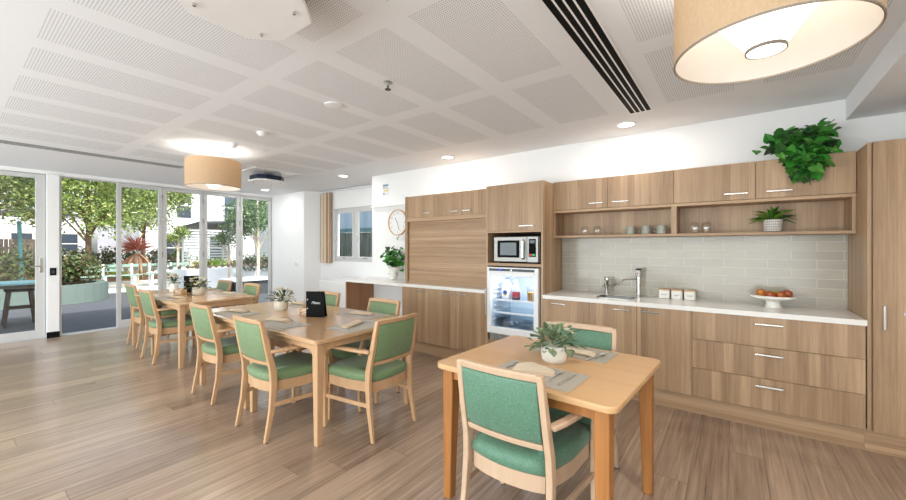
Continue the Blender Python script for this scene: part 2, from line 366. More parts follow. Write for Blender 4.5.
# folded back leaf at the open bay, outside
# kitchen side window
r = sroot('window_1', (-5.96, 4.87, 1.10)); m = MB(); wz0, wz1, wx0, wx1 = 1.10, 2.17, -6.62, -5.30
m.box(wx0, 4.83, wz0, wx1, 4.89, wz0+.05).box(wx0, 4.83, wz1-.05, wx1, 4.89, wz1).box(wx0, 4.83, wz0+.05, wx0+.05, 4.89, wz1-.05).box(wx1-.05, 4.83, wz0+.05, wx1, 4.89, wz1-.05).box(-6.0, 4.83, wz0+.05, -5.92, 4.89, wz1-.05)
m.build('window_frame', ALU, r, .004)
for a, b in ((wx0+.052, -6.002), (-5.918, wx1-.052)):
    m = MB(); z0, z1 = wz0+.052, wz1-.052
    m.box(a, 4.82, z0, b, 4.86, z0+.05).box(a, 4.82, z1-.05, b, 4.86, z1).box(a, 4.82, z0+.05, a+.05, 4.86, z1-.05).box(b-.05, 4.82, z0+.05, b, 4.86, z1-.05)
    s = m.build('sash', ALU, r, .004); bx('pane', GLASS, (a+.045, 4.838, z0+.045), (b-.045, 4.842, z1-.045), s)
    m = MB(); m.box((a+b)/2-.05, 4.79, z0+.01, (a+b)/2+.05, 4.82, z0+.035).box(a+.012, 4.795, 1.5, a+.03, 4.82, 1.62); m.build('latch', CHROME, s, .003)
m = MB(); m.box(-8.2, -2.99, .25, 1.4, -2.95, .31).box(-8.2, -2.99, 2.29, 1.4, -2.95, 2.35)
for k in range(7): x = -8.2+k*1.59; m.box(x, -2.99, .31, x+.06, -2.95, 2.29)
r = sroot('added_rear_window', (-3.4, -2.97, .25)); m.build('window_frame', ALU, r); bx('pane', GLASS, (-8.2, -2.972, .30), (1.4, -2.968, 2.30), r)  # unseen rear window, added to let soft frontal light into the room
struct(bx('trim_3', WHITE, (-4.80, 4.205, 2.03), (-3.66, 4.249, 2.055), bevel=.003))

# ------------------------------------------------------------------ kitchen: handles, doors
def handle(parent, x0, x1, yf, z, vertical=None):
    m = MB()
    if vertical: m.box(x0-.006, yf-.032, vertical[0], x0+.006, yf-.020, vertical[1]); m.box(x0-.006, yf-.021, vertical[0]+.006, x0+.006, yf-.0005, vertical[0]+.016).box(x0-.006, yf-.021, vertical[1]-.016, x0+.006, yf-.0005, vertical[1]-.006)
    else: m.box(x0, yf-.032, z-.006, x1, yf-.020, z+.006); m.box(x0+.006, yf-.021, z-.005, x0+.016, yf-.0005, z+.005).box(x1-.016, yf-.021, z-.005, x1-.006, yf-.0005, z+.005)
    return m.build('handle', CHROME, parent, .002)
YF = 3.70
def base_cab(x0, x1, label, hx=None, drawers=False):
    t = thing('base_cabinet' if not drawers else 'drawer_cabinet', ((x0+x1)/2, YF+.27, 0), label, 'cabinet', None)
    m = MB(); yb = 4.235
    m.box(x0+.001, YF+.02, .165, x0+.017, yb, .855).box(x1-.017, YF+.02, .165, x1-.001, yb, .855).box(x0+.017, YF+.02, .165, x1-.017, yb, .181).box(x0+.017, yb-.012, .181, x1-.017, yb, .855)
    m.build('cabinet_body', LAM, t)
    if not drawers:
        d = bx('door', LAM, (x0+.0015, YF, .162), (x1-.0015, YF+.019, .860), t, .0012); handle(d, hx[0], hx[1], YF, .822)
    else:
        for z0, z1 in ((.634, .860), (.397, .631), (.162, .394)):
            d = bx('drawer', LAM, (x0+.0015, YF, z0), (x1-.0015, YF+.019, z1), t, .0012); handle(d, .12, .285, YF, z1-.052)
    return t
base_cab(-1.59, -1.123, 'oak base cabinet under the worktop, beside the bar fridge', (-1.49, -1.345))
base_cab(-1.123, -.706, 'oak base cabinet directly below the steel sink', (-.90, -.755))
base_cab(-.706, -.285, 'oak base cabinet between the sink cabinet and the three drawers', (-.67, -.525))
base_cab(-.285, .706, 'wide oak cabinet with three long drawers below the fruit bowl', drawers=True)
struct(bx('trim_4', LAMX, (-1.588, YF+.065, 0), (.7115, YF+.08, .160)))
m = MB(); sx0, sx1, sy0, sy1 = -1.085, -.765, 3.80, 4.03
m.box(-1.588, 3.68, .862, sx0, 4.248, .90).box(sx1, 3.68, .862, .709, 4.248, .90).box(sx0, 3.68, .862, sx1, sy0, .90).box(sx0, sy1, .862, sx1, 4.248, .90)
tag(m.build('worktop', STONE), 'long white stone worktop with the inset sink, along the tiled wall', 'worktop')
t = thing('sink', (-.925, 3.91, .76), 'small stainless steel sink set into the white worktop', 'sink')
m = MB(); m.rings([rp for rp in [[(x, y, z) for x, y in rpoly(sx0+.002+i, sy0+.002+i, sx1-.002-i, sy1-.002-i, .05)] for z, i in ((.9005, -.0), (.895, .006), (.78, .012), (.765, .03))]], cap=False); fl = rpoly(sx0+.032, sy0+.032, sx1-.032, sy1-.032, .05); m.prism(fl, .762, .766); m.build('bowl', STEEL, t, smooth=True)
m = MB(); a = rpoly(sx0-.012, sy0-.012, sx1+.012, sy1+.012, .06); b = rpoly(sx0+.006, sy0+.006, sx1-.006, sy1-.006, .05)
m.rings([[(x, y, .901) for x, y in a], [(x, y, .904) for x, y in a], [(x, y, .904) for x, y in b], [(x, y, .900) for x, y in b]], cap=False); m.build('rim', CHROME, t, smooth=True)
MB().lathe([(.02, .767), (.02, .769), (.001, .770)], (-.925, 3.915, 0), 16).build('drain', CHROME, t)
t = thing('mixer_tap', (-1.07, 4.13, .90), 'short chrome mixer tap with side lever, left behind the sink', 'tap')
MB().lathe([(.026, .901), (.026, .91), (.021, .915), (.021, 1.03), (.024, 1.035), (.024, 1.07), (.018, 1.08)], (-1.07, 4.13, 0), 20).build('tap_body', CHROME, t, smooth=True)
MB().tube([(-1.07, 4.11, 1.01), (-1.065, 4.04, 1.02), (-1.06, 3.97, 1.01), (-1.06, 3.965, .985)], .011).build('spout', CHROME, t, smooth=True)
MB().tube([(-1.05, 4.13, .99), (-.995, 4.12, .995)], .010).tube([(-.995, 4.12, .995), (-.985, 4.12, 1.02)], .012).build('lever', CHROME, t, smooth=True)
t = thing('boiling_water_tap', (-.765, 4.12, .90), 'tall square-topped chrome water tap with red button, right of the sink', 'tap')
MB().lathe([(.028, .901), (.028, .908), (.022, .912), (.022, 1.10)], (-.765, 4.12, 0), 20).build('tap_body', CHROME, t, smooth=True)
m = MB(); m.box(-.79, 4.075, 1.10, -.74, 4.145, 1.165); m.build('control_head', STEEL, t, .006); bx('black_cap', BLACK, (-.787, 4.078, 1.166), (-.743, 4.142, 1.176), t, .003)
MB().lathe([(.008, -.004), (.008, 0)], (-.772, 4.0745, 1.13), 12, axis='Y').build('red_button', plain('red_plastic', (190, 40, 36), .4), t)
MB().tube([(-.785, 4.10, 1.07), (-.84, 4.06, 1.07), (-.89, 4.02, 1.065), (-.892, 4.018, 1.045)], .008).build('spout', CHROME, t, smooth=True)
# splashback
struct(bx('wall_tiles', TILE, (-1.588, 4.240, .901), (.709, 4.2495, 1.489)))
bpy.data.objects['wall_tiles'].name = 'wall_splashback'
# power outlet
# upper cabinets
YU = 3.97
def wall_cab(x0, x1, hx, label):
    t = thing('wall_cabinet', ((x0+x1)/2, 4.1, 1.785), label, 'cabinet')
    bx('cabinet_body', LAM, (x0+.001, YU+.02, 1.790), (x1-.001, 4.247, 2.088), t)
    d = bx('door', LAM, (x0+.0015, YU, 1.786), (x1-.0015, YU+.019, 2.09), t, .0012); handle(d, *hx, YU, 1.835)
wall_cab(-1.588, -1.023, (-1.20, -1.06), 'leftmost oak wall cabinet over the open shelf, nearest the microwave')
wall_cab(-1.023, -.448, (-.975, -.825), 'second oak wall cabinet from the left, above the grey mugs')
wall_cab(-.448, .135, (-.075, .085), 'third oak wall cabinet from the left, above the right pair of glasses')
wall_cab(.135, .710, (.20, .36), 'rightmost oak wall cabinet with the trailing ivy on top')
t = thing('open_shelf', (-.44, 4.1, 1.49), 'long open oak shelf box below the wall cabinets, holding glasses and mugs', 'shelf')
bx('shelf_board', LAMX, (-1.588, YU, 1.490), (.710, 4.247, 1.512), t, .001); bx('top_board', LAMX, (-1.588, YU, 1.758), (.710, 4.247, 1.783), t, .001)
for a in ((-1.588, -1.566), (-.468, -.425), (.688, .710)): bx('side_panel' if a[0] != -.468 else 'divider', LAM, (a[0], YU, 1.512), (a[1], 4.247, 1.758), t)
bx('back_panel', LAM, (-1.566, 4.232, 1.512), (.688, 4.247, 1.758), t)
# glasses & mugs
def tumbler(loc, label):
    t = MB().lathe([(.032, 0), (.040, .03), (.042, .055), (.034, .085), (.016, .098), (.002, .10)], (0, 0, 0), 20, cap=False); o = t.build('drinking_glass', TUMB, smooth=True, loc=(0, 0, 0)); o.location = loc; return tag(o, label, 'glass', 'upturned glasses on the open shelf')
for (x, y), lb in zip(((-1.27, 4.05), (-1.15, 4.07), (-.29, 4.03), (-.205, 4.06)), ('clear stemless glass on shelf, leftmost of all four', 'clear stemless glass on shelf, second from left, left of the grey mugs', 'clear stemless glass on shelf, just right of the divider', 'rightmost clear stemless glass on the shelf, toward the potted plant')): tumbler((x, y, 1.513), lb)
MUG = plain('grey_green_glaze', (160, 162, 150), .4, noise=.08)
for (x, y), lb in zip(((-.83, 4.08), (-.69, 4.06), (-.555, 4.05)), ('left of the three grey-green mugs on the open shelf', 'middle one of the three grey-green mugs on the open shelf', 'right of the three grey-green mugs, beside the shelf divider')):
    t = thing('mug', (x, y, 1.513), lb, 'mug', 'grey mugs on the open shelf')
    MB().lathe([(.036, 1.513), (.042, 1.517), (.042, 1.593), (.039, 1.593), (.038, 1.522), (.002, 1.520)], (x, y, 0), 24).build('cup', MUG, t, smooth=True)
    MB().tube([(x-.040, y, 1.575), (x-.062, y-.004, 1.57), (x-.066, y-.005, 1.55), (x-.058, y-.004, 1.535), (x-.040, y, 1.53)], .005, 8).build('mug_handle', MUG, t, smooth=True)
rng = random.Random(5)
def spray(m, c, n, L, wd, up=.5, spread=1, rngz=rng, z0=.0):
    for i in range(n):
        a = rngz.uniform(0, 2*PI); e = rngz.uniform(-.1, 1)*up*PI/2; d = Vector((math.cos(a)*math.cos(e), math.sin(a)*math.cos(e), math.sin(e)))
        st = Vector(c)+d*rngz.uniform(0, spread)+Vector((0, 0, z0)); l = L*rngz.uniform(.6, 1.1)
        m.leaf(st, d+Vector((rngz.uniform(-.4, .4), rngz.uniform(-.4, .4), rngz.uniform(-.3, .3))), (0, 0, 1), l, wd*rngz.uniform(.7, 1.1), rngz.uniform(0, .4), rngz.uniform(.05, .2))
def tpot():
    t = NT('ribbed_white_pot'); x, y, z = t.xyz(t.n('TexCoord').outputs['Object'])
    a = t.math('ARCTAN2', y, x); f = t.math('MULTIPLY', t.math('ABSOLUTE', t.math('SINE', t.math('MULTIPLY', a, 16))), t.math('ABSOLUTE', t.math('SINE', t.math('MULTIPLY', z, 150))))
    t.col(t.mix(f, s2l((168, 162, 154)), s2l((232, 228, 222)))); t.set(Roughness=.7); t.bump(f, .5, .003); return t.m
t = thing('potted_plant', (.25, 4.09, 1.513), 'leafy green plant in white ribbed pot on the right of the open shelf', 'plant')
MB().lathe([(.052, 1.5135), (.060, 1.52), (.064, 1.615), (.058, 1.615), (.056, 1.60), (.002, 1.598)], (.25, 4.09, 0), 28).build('pot', tpot(), t, smooth=True)
m = MB()
for i in range(46):
    a = rng.uniform(0, 2*PI); e = rng.uniform(.05, 1.1); dv = Vector((math.cos(a)*math.cos(e), .62*math.sin(a)*math.cos(e), math.sin(e)*.75)); p = Vector((.25, 4.09, 1.60))
    m.leaf(p+dv*rng.uniform(.01, .05), dv, (0, 0, 1), rng.uniform(.09, .15), rng.uniform(.025, .04), rng.uniform(.15, .4), .08)
m.build('foliage', leafy('lily_leaves', [(40, 84, 26), (84, 136, 40), (120, 164, 56), (52, 70, 36)], .2), t)
# trailing ivy on top
t = thing('trailing_ivy', (.42, 4.08, 2.091), 'bushy trailing green ivy on top of the right wall cabinet, hanging over its door', 'plant')
MB().lathe([(.055, 2.0915), (.075, 2.10), (.085, 2.17), (.078, 2.17), (.002, 2.165)], (.45, 4.10, 0), 20).build('pot', plain('dark_pot', (44, 46, 40), .7), t, smooth=True)
m = MB()
def heart(m, p, d, up, L):
    p = Vector(p); d = Vector(d).normalized(); a = d.cross(Vector(up)); a = a.normalized() if a.length > 1e-3 else Vector((1, 0, 0)); n = a.cross(d).normalized()
    out = [(0, .0, 0), (-.10, .26, .03), (.10, .46, .05), (.38, .46, .03), (.68, .26, 0), (1.0, 0, -.14), (.68, -.26, 0), (.38, -.46, .03), (.10, -.46, .05), (-.10, -.26, .03)]
    v = [m.bm.verts.new(p+(d*u+a*w_+n*h)*L) for u, w_, h in out]; c = m.bm.verts.new(p+(d*.4-n*.05)*L)
    for i in range(10): m.face((c, v[i], v[(i+1) % 10]))
blobs = [((.42, 4.08, 2.22), (.13, .12, .09), 85), ((.34, 4.03, 2.27), (.08, .1, .07), 24), ((.52, 4.05, 2.27), (.08, .10, .07), 34), ((.31, 3.98, 2.19), (.13, .07, .05), 35), ((.42, 3.93, 2.08), (.12, .03, .12), 70), ((.43, 3.925, 1.99), (.10, .03, .05), 30), ((.54, 4.0, 2.18), (.09, .08, .08), 30)]
for c, r_, n in blobs:
    for i in range(n):
        v = Vector((rng.gauss(0, .5), rng.gauss(0, .5), rng.gauss(0, .5))); p = Vector(c)+Vector((v.x*r_[0], v.y*r_[1], v.z*r_[2]))
        if p.z < 2.13: p.y = min(p.y, 3.945)
        dv = Vector((rng.uniform(-1, 1), rng.uniform(-.8, .1), rng.uniform(-.8, .5)))
        if p.z < 2.15 and dv.y > -.1: dv.y = -.15
        heart(m, p, dv, (rng.uniform(-.3, .3), -.8, .7), rng.uniform(.055, .095))
for i in range(22): p = (rng.uniform(.34, .50), 3.94, rng.uniform(1.90, 1.98)); heart(m, p, (rng.uniform(-.6, .6), -.3, -1), (0, -1, .2), .035)
m.build('foliage', LEAF_POT, t)
m = MB()
for a in ((.40, 4.05, .25, 3.95, 2.2), (.45, 4.05, .40, 3.94, 1.93), (.5, 4.05, .60, 4.0, 2.35), (.42, 4.0, .46, 3.94, 1.86)): m.tube([(a[0], a[1], 2.17), ((a[0]+a[2])/2, a[3]+.03, max(2.2, (2.25+a[4])/2)), (a[2], a[3], a[4])], .003, 5)
m.build('stems', plain('green_stem', (60, 90, 40), .6), t)
# canisters, bowl
for i, (x, lb) in enumerate(((-.545, 'left'), (-.440, 'middle'), (-.335, 'right'))):
    t = thing('canister', (x, 4.155, .90), lb+' one of three white canisters with wooden lids on the worktop', 'canister', 'canisters on the worktop')
    MB().prism(rpoly(x-.046, 4.109, x+.046, 4.201, .02), .901, .975).build('jar', CER, t, .003, True)
    MB().prism(rpoly(x-.047, 4.108, x+.047, 4.202, .02), .9755, .988).build('lid', TOPF, t, .002, True)
    m = MB(); pts = [(x-.022+.044*k/14, 4.1075, .938+.006*math.sin(k*1.9+i)) for k in range(15)]; m.tube(pts, .0011, 4); m.build('script_marking', BLACK, t)
t = thing('fruit_bowl', (.247, 4.0, .90), 'white footed bowl holding fruit on the worktop', 'bowl')
MB().lathe([(.058, .901), (.055, .905), (.045, .93), (.050, .955), (.09, .965), (.145, .985), (.150, 1.003), (.146, 1.003), (.135, .990), (.08, .972), (.002, .970)], (.247, 4.0, 0), 36).build('dish', CER, t, smooth=True)
bpy.data.objects['dish'].name = 'dish'
for (dx, dy, c, lb) in ((-.075, 0, (176, 84, 34), 'orange-red apple at the left of the white fruit bowl'), (-.02, -.045, (150, 36, 28), 'red apple in the white fruit bowl nearest the front'), (.005, .035, (160, 160, 62), 'green-yellow apple at the back of the white fruit bowl'), (.045, -.02, (160, 60, 30), 'red-orange apple right of centre in the white fruit bowl'), (.088, .015, (140, 40, 32), 'rightmost red apple in the white fruit bowl')):
    px, py = .247+dx, 4.0+dy; z0 = .973 + (.012 if abs(dx) > .06 else 0); t = thing('apple', (px, py, z0), lb, 'fruit', 'apples in the fruit bowl')
    tm = NT('apple_skin'); f = tm.noise(tm.n('TexCoord').outputs['Object'], 22, 3); tm.col(tm.mix(f, s2l(c), s2l((min(255, c[0]+30), c[1]+60, c[2]+10)))); tm.set(Roughness=.35)
    r_ = .034; MB().lathe([(.004, z0+.003), (.018, z0), (.030, z0+.014), (r_, z0+.034), (.029, z0+.052), (.014, z0+.060), (.002, z0+.054)], (px, py, 0), 18).build('apple_flesh', tm.m, t, smooth=True)
    MB().tube([(px, py, z0+.055), (px+.004, py, z0+.068)], .0015, 5).build('stalk', BARK, t)
# pantry
t = thing('pantry_cabinet', (1.2, 3.98, 0), 'full-height oak cupboard at the right end of the kitchen', 'cabinet')
bx('cabinet_body', LAM, (.712, 3.72, .162), (1.74, 4.247, 2.085), t); bx('side_strip', LAM, (.712, 3.70, .162), (.730, 3.7195, 2.09), t, .002)
d = bx('door', LAM, (.7385, 3.70, .162), (1.235, 3.7185, 2.09), t, .0012); handle(d, .786, 0, 3.70, 0, (.846, 1.005)); MB().lathe([(.014, -.008), (.014, -.0005)], (.885, 3.70, .955), 16, axis='Y').build('lock', CHROME, d)
d = bx('door', LAM, (1.238, 3.70, .162), (1.74, 3.7185, 2.09), t, .0012); handle(d, 1.69, 0, 3.70, 0, (.846, 1.005))
bx('kickboard', LAMX, (.712, YF+.065, 0), (1.74, YF+.08, .160), t)
# ------------------------------------------------------------------ fridge tower
t = thing('appliance_tower', (-1.93, 3.97, 0), 'tall oak appliance tower framing the microwave and the bar fridge', 'cabinet')
bx('side_panel', LAM, (-2.278, 3.70, 0), (-2.256, 4.247, 2.08), t, .001); bx('side_panel', LAM, (-1.612, 3.70, 0), (-1.590, 4.247, 2.08), t, .001)
bx('top_panel', LAM, (-2.2555, 3.722, 2.06), (-1.6125, 4.247, 2.08), t); bx('shelf', LAMX, (-2.2555, 3.70, 1.548), (-1.6125, 4.247, 1.566), t); bx('shelf', LAMX, (-2.2555, 3.70, 1.180), (-1.6125, 4.247, 1.212), t, .001)
bx('back_panel', DARKGAP, (-2.2555, 4.235, .35), (-1.6125, 4.247, 1.547), t); bx('base_panel', LAM, (-2.2555, 3.71, 0), (-1.6125, 4.2, .345), t)
d = bx('door', LAM, (-2.254, 3.70, 1.568), (-1.614, 3.719, 2.078), t, .0012); handle(d, -1.85, -1.69, 3.70, 1.615)
t = thing('microwave', (-1.90, 3.95, 1.213), 'stainless steel microwave oven in the tower niche above the bar fridge', 'microwave')
bx('casing', STEEL, (-2.18, 3.735, 1.225), (-1.645, 4.18, 1.505), t, .004); bx('foot', BLACK, (-2.15, 3.78, 1.213), (-1.68, 4.15, 1.2245), t)
d = bx('door', STEEL, (-2.178, 3.705, 1.228), (-1.775, 3.734, 1.502), t, .006); bx('door_window', BLACK, (-2.13, 3.7025, 1.275), (-1.86, 3.7045, 1.462), d, .001); bx('window_mesh', plain('dark_glass', (58, 70, 74), .12), (-2.095, 3.7005, 1.30), (-1.895, 3.702, 1.437), d)
MB().bar([(-1.812, 3.704, 1.26), (-1.812, 3.675, 1.275), (-1.812, 3.675, 1.455), (-1.812, 3.704, 1.47)], .022, .012).build('handle', CHROME, d, .003)
p = bx('control_panel', STEEL, (-1.773, 3.707, 1.228), (-1.647, 3.734, 1.502), t, .004); bx('key_pad', BLACK, (-1.752, 3.7045, 1.285), (-1.672, 3.7065, 1.475), p); bx('display', plain('lcd_dark', (52, 62, 70), .2), (-1.742, 3.7025, 1.43), (-1.682, 3.704, 1.462), p)
bx('start_button', emis('green_key', (50, 160, 90), .2, (50, 160, 90)), (-1.712, 3.7025, 1.295), (-1.68, 3.704, 1.318), p); bx('stop_button', emis('red_key', (190, 50, 50), .2, (190, 50, 50)), (-1.745, 3.7025, 1.295), (-1.716, 3.704, 1.318), p)
t = thing('bar_fridge', (-1.93, 3.95, .346), 'glass-door bar fridge in the oak tower, below the microwave', 'fridge')
FW = plain('fridge_liner', (226, 232, 238), .35, noise=.01); fx0, fx1, fz0, fz1 = -2.248, -1.632, .346, 1.165
m = MB(); m.box(fx0, 3.72, fz0+.08, fx0+.03, 4.22, fz1).box(fx1-.03, 3.72, fz0+.08, fx1, 4.22, fz1).box(fx0+.03, 3.72, fz1-.045, fx1-.03, 4.22, fz1).box(fx0+.03, 3.72, fz0+.08, fx1-.03, 4.22, fz0+.13).box(fx0+.03, 4.18, fz0+.13, fx1-.03, 4.22, fz1-.045); m.build('cabinet_shell', FW, t)
d = MB(); g0, g1, gz0, gz1 = -2.203, -1.682, .505, 1.072
d.box(fx0, 3.672, .43, g0, 3.718, fz1-.05).box(g1, 3.672, .43, fx1, 3.718, fz1-.05).box(g0, 3.672, .43, g1, 3.718, gz0).box(g0, 3.672, gz1, g1, 3.718, fz1-.05)
d = d.build('door_frame', WPL, t, .004); bx('pane', glassm('fridge_glass', (.97, .98, 1), .35), (g0-.003, 3.692, gz0-.003), (g1+.003, 3.696, gz1+.003), d)
MB().bar([(-2.254, 3.672, .62), (-2.254, 3.648, .63), (-2.254, 3.648, .93), (-2.254, 3.672, .94)], .012, .012).build('handle', CHROME, d, .002)
d = bx('top_bar', WPL, (fx0, 3.672, fz1-.049), (fx1, 3.718, fz1), t, .003); bx('control_strip', plain('navy_strip', (28, 30, 44), .3), (fx0+.03, 3.6695, fz1-.040), (fx1-.04, 3.6715, fz1-.012), d)
bx('blue_display', emis('blue_led', (50, 90, 220), .8, (30, 40, 90)), (-2.10, 3.6675, fz1-.035), (-2.06, 3.669, fz1-.017), d); MB().lathe([(.008, -.003), (.008, 0)], (-1.94, 3.669, fz1-.026), 12, axis='Y').build('lock', CHROME, d)
m = MB(); m.box(fx0+.02, 3.70, fz0+.005, fx1-.02, 3.72, fz0+.075)
for k in range(12): x = fx0+.06+k*.042; m.box(x, 3.694, fz0+.015, x+.024, 3.70, fz0+.065)
m.build('vent_grille', STEEL, t)
SH = glassm('shelf_glass', (.82, .9, .94), 1.2)
for z in (.80, .66): s = bx('shelf', SH, (fx0+.035, 3.75, z-.006), (fx1-.035, 4.17, z), t); bx('shelf_edge', WPL, (fx0+.035, 3.738, z-.012), (fx1-.035, 3.7495, z+.006), s)
m = MB()
for k in range(9): z = .56+k*.05; m.box(fx0+.031, 3.76, z, fx0+.046, 4.14, z+.012).box(fx1-.046, 3.76, z, fx1-.031, 4.14, z+.012)
m.build('shelf_runners', FW, t)
bx('crisper_drawer', SH, (fx0+.06, 3.78, fz0+.135), (fx1-.06, 4.1, .60), t)
bx('lamp_strip', emis('fridge_lamp', (225, 238, 255), 5), (-2.1, 3.76, fz1-.052), (-1.78, 3.80, fz1-.046), t)
fl = bpy.data.lights.new('fridge_light', 'AREA'); fl.energy = 2.2; fl.size = .3; fl.shape = 'RECTANGLE'; fl.size_y = .05; fl.color = (.80, .90, 1); fo = bpy.data.objects.new('fridge_light', fl); C.objects.link(fo); fo.parent = t; fo.location = (0, -.16, .762)
t = thing('milk_bottle', (-2.09, 3.86, .80), 'white plastic milk bottle with blue cap on the upper fridge shelf', 'bottle')
x, y = -2.09, 3.86
MB().rings([[(a, b, z) for a, b in rpoly(x-w_, y-w_, x+w_, y+w_, r_)] for z, w_, r_ in ((.801, .045, .02), (.81, .05, .02), (.93, .05, .02), (.97, .04, .025), (1.0, .019, .0185), (1.02, .018, .0175))]).build('bottle_body', WPL, t, smooth=True)
MB().lathe([(.020, 1.0205), (.020, 1.04)], (x, y, 0), 16).build('cap', plain('blue_cap', (60, 70, 180), .4), t); m = MB(); m.box(x-.040, y-.0535, .83, x+.040, y-.051, .91); m.build('label', plain('milk_label', (240, 240, 236), .5), t)
o = MB().lathe([(.026, -.002), (.026, 0)], (x, y-.054, .875), 20, axis='Y').build('blue_roundel', plain('label_blue', (44, 62, 140), .5), t); MB().box(x-.02, y-.0565, .84, x+.02, y-.0545, .853).build('yellow_band', plain('label_yellow', (230, 196, 50), .5), t)
t = thing('sauce_bottle', (-1.965, 3.83, .80), 'clear bottle with red label and white cap, middle of the fridge shelf', 'bottle'); x, y = -1.965, 3.83
MB().lathe([(.040, .801), (.043, .81), (.043, .93), (.03, .965), (.016, .985), (.016, 1.0)], (x, y, 0), 20).build('bottle_body', plain('frosted_bottle', (176, 186, 198), .25), t, smooth=True)
MB().lathe([(.044, .835), (.044, .895)], (x, y, 0), 20, cap=False).build('red_label', plain('red_label', (150, 40, 50), .5), t); MB().lathe([(.0445, .805), (.0445, .832)], (x, y, 0), 20, cap=False).build('dark_base', plain('dark_plum', (70, 36, 44), .5), t); MB().lathe([(.018, 1.0005), (.018, 1.022)], (x, y, 0), 16).build('cap', WPL, t)
t = thing('juice_jug', (-1.78, 3.83, .80), 'clear jug half full of orange juice on the fridge shelf', 'jug'); x, y = -1.78, 3.83
MB().lathe([(.045, .801), (.052, .95), (.054, .955), (.049, .955), (.042, .806)], (x, y, 0), 20, cap=False).build('jug_body', TUMB, t, smooth=True); MB().lathe([(.041, .803), (.046, .895), (.002, .896)], (x, y, 0), 20).build('orange_juice', plain('orange_juice', (240, 170, 30), .4), t, smooth=True)
MB().tube([(x+.052, y, .94), (x+.085, y, .935), (x+.088, y, .88), (x+.05, y, .84)], .005, 6).build('jug_handle', TUMB, t)
# ------------------------------------------------------------------ roller shutter unit (left)
YL = 3.82; ux0, ux1 = -3.66, -2.281
t = thing('shutter_cabinet', ((ux0+ux1)/2, 4.03, .90), 'tall oak cabinet standing on the white worktop, closed by a roller shutter', 'cabinet')
bx('side_panel', LAM, (ux0, YL, .901), (ux0+.045, 4.247, 2.08), t, .001); bx('side_panel', LAM, (ux1-.02, YL, .901), (ux1, 4.247, 2.08), t)
bx('top_panel', LAM, (ux0+.046, YL+.021, 2.06), (ux1-.021, 4.247, 2.08), t); bx('cross_rail', LAMX, (ux0+.046, YL, 1.735), (ux1-.021, YL+.04, 1.785), t, .001)
m = MB(); z = .925; k = 0
m.box(ux0+.05, YL+.040, .925, ux1-.025, YL+.050, 1.735)
while z < 1.73: m.box(ux0+.05, YL+.03, z, ux1-.025, YL+.0399, min(z+.0255, 1.733)); z += .0268
m.build('roller_shutter', LAMX, t, .0012); bx('bottom_rail', LAMX, (ux0+.046, YL+.012, .901), (ux1-.021, YL+.045, .924), t, .001)
for (a, b, h) in ((ux0+.046, -3.14, (-3.30, -3.185)), (-3.138, -2.712, (-2.86, -2.745)), (-2.710, ux1-.001, (-2.68, -2.56))):
    d = bx('door', LAM, (a+.001, YL, 1.787), (b-.001, YL+.019, 2.058), t, .0012); handle(d, *h, YL, 1.835)
for x0, x1, h, lb in ((-3.60, -3.132, (-3.32, -3.175), 'oak base cabinet under the shutter unit, leftmost of three'), (-3.132, -2.70, (-2.87, -2.735), 'oak base cabinet under the shutter unit, middle of three'), (-2.70, -2.279, (-2.665, -2.53), 'oak base cabinet under the shutter unit, right beside the bar fridge')): base_cab(x0, x1, lb, h)
struct(bx('trim_5', LAMX, (-3.60, YF+.065, 0), (-2.281, YF+.08, .16)))
m = MB(); m.box(-4.80, 3.68, .862, -2.281, 4.248, .90); tag(m.build('worktop', STONE, bevel=.001), 'white worktop running under the shutter unit and out over the knee space', 'worktop')
tag(bx('end_panel', LAMD, (-4.798, 3.70, 0), (-4.775, 4.24, .861)), 'brown wooden end panel holding up the free end of the white worktop', 'panel')
tag(bx('low_cupboard', WPL, (-5.95, 4.02, 0), (-4.83, 4.78, .80), bevel=.004), 'low plain white cupboard under the window, left of the worktop end', 'cupboard')
# clock
t = thing('wall_clock', (-4.21, 4.249, 1.77), 'round wooden-rimmed wall clock beside the shutter cabinet', 'clock'); cx, cz = -4.21, 1.77
MB().lathe([(.20, -.045), (.188, -.045), (.188, -.012), (.20, -.012)], (cx, 4.2605, cz), 48, cap=False, axis='Y').build('rim', TOPF, t, smooth=True); MB().lathe([(.199, -.010), (.199, 0), (.188, -.008)], (cx, 4.2485, cz), 48, axis='Y').build('case_back', TOPF, t)
MB().lathe([(.187, -.002), (.187, 0)], (cx, 4.232, cz), 48, axis='Y').build('clock_face', WPL, t)
def txt(s_, size, loc, rot, mat, parent, name='lettering', shear=0, align='CENTER', ext=.0004):
    cu = bpy.data.curves.new('t', 'FONT'); cu.body = s_; cu.size = size; cu.shear = shear; cu.align_x = align; cu.align_y = 'CENTER'; cu.extrude = ext; cu.resolution_u = 3
    o = bpy.data.objects.new('t', cu); C.objects.link(o); dg = bpy.context.evaluated_depsgraph_get(); me = bpy.data.meshes.new_from_object(o.evaluated_get(dg)); bpy.data.objects.remove(o)
    me.materials.clear(); me.materials.append(mat); q = bpy.data.objects.new(name, me); C.objects.link(q); q.parent = parent; q.location = loc; q.rotation_euler = rot; return q
GREYT = plain('dial_grey', (90, 90, 92), .6)
for h in range(1, 13):
    a = PI/2-h*PI/6; txt(str(h), .034, (math.cos(a)*.148, -.0205, math.sin(a)*.148), (PI/2, 0, 0), GREYT, t, 'numeral')
m = MB(); m.bar([(cx, 4.2275, cz), (cx-.055, 4.2275, cz+.075)], .002, .007); m.build('hour_hand', GREYT, t); m = MB(); m.bar([(cx, 4.2255, cz), (cx+.035, 4.2255, cz-.12)], .002, .005); m.build('minute_hand', GREYT, t)
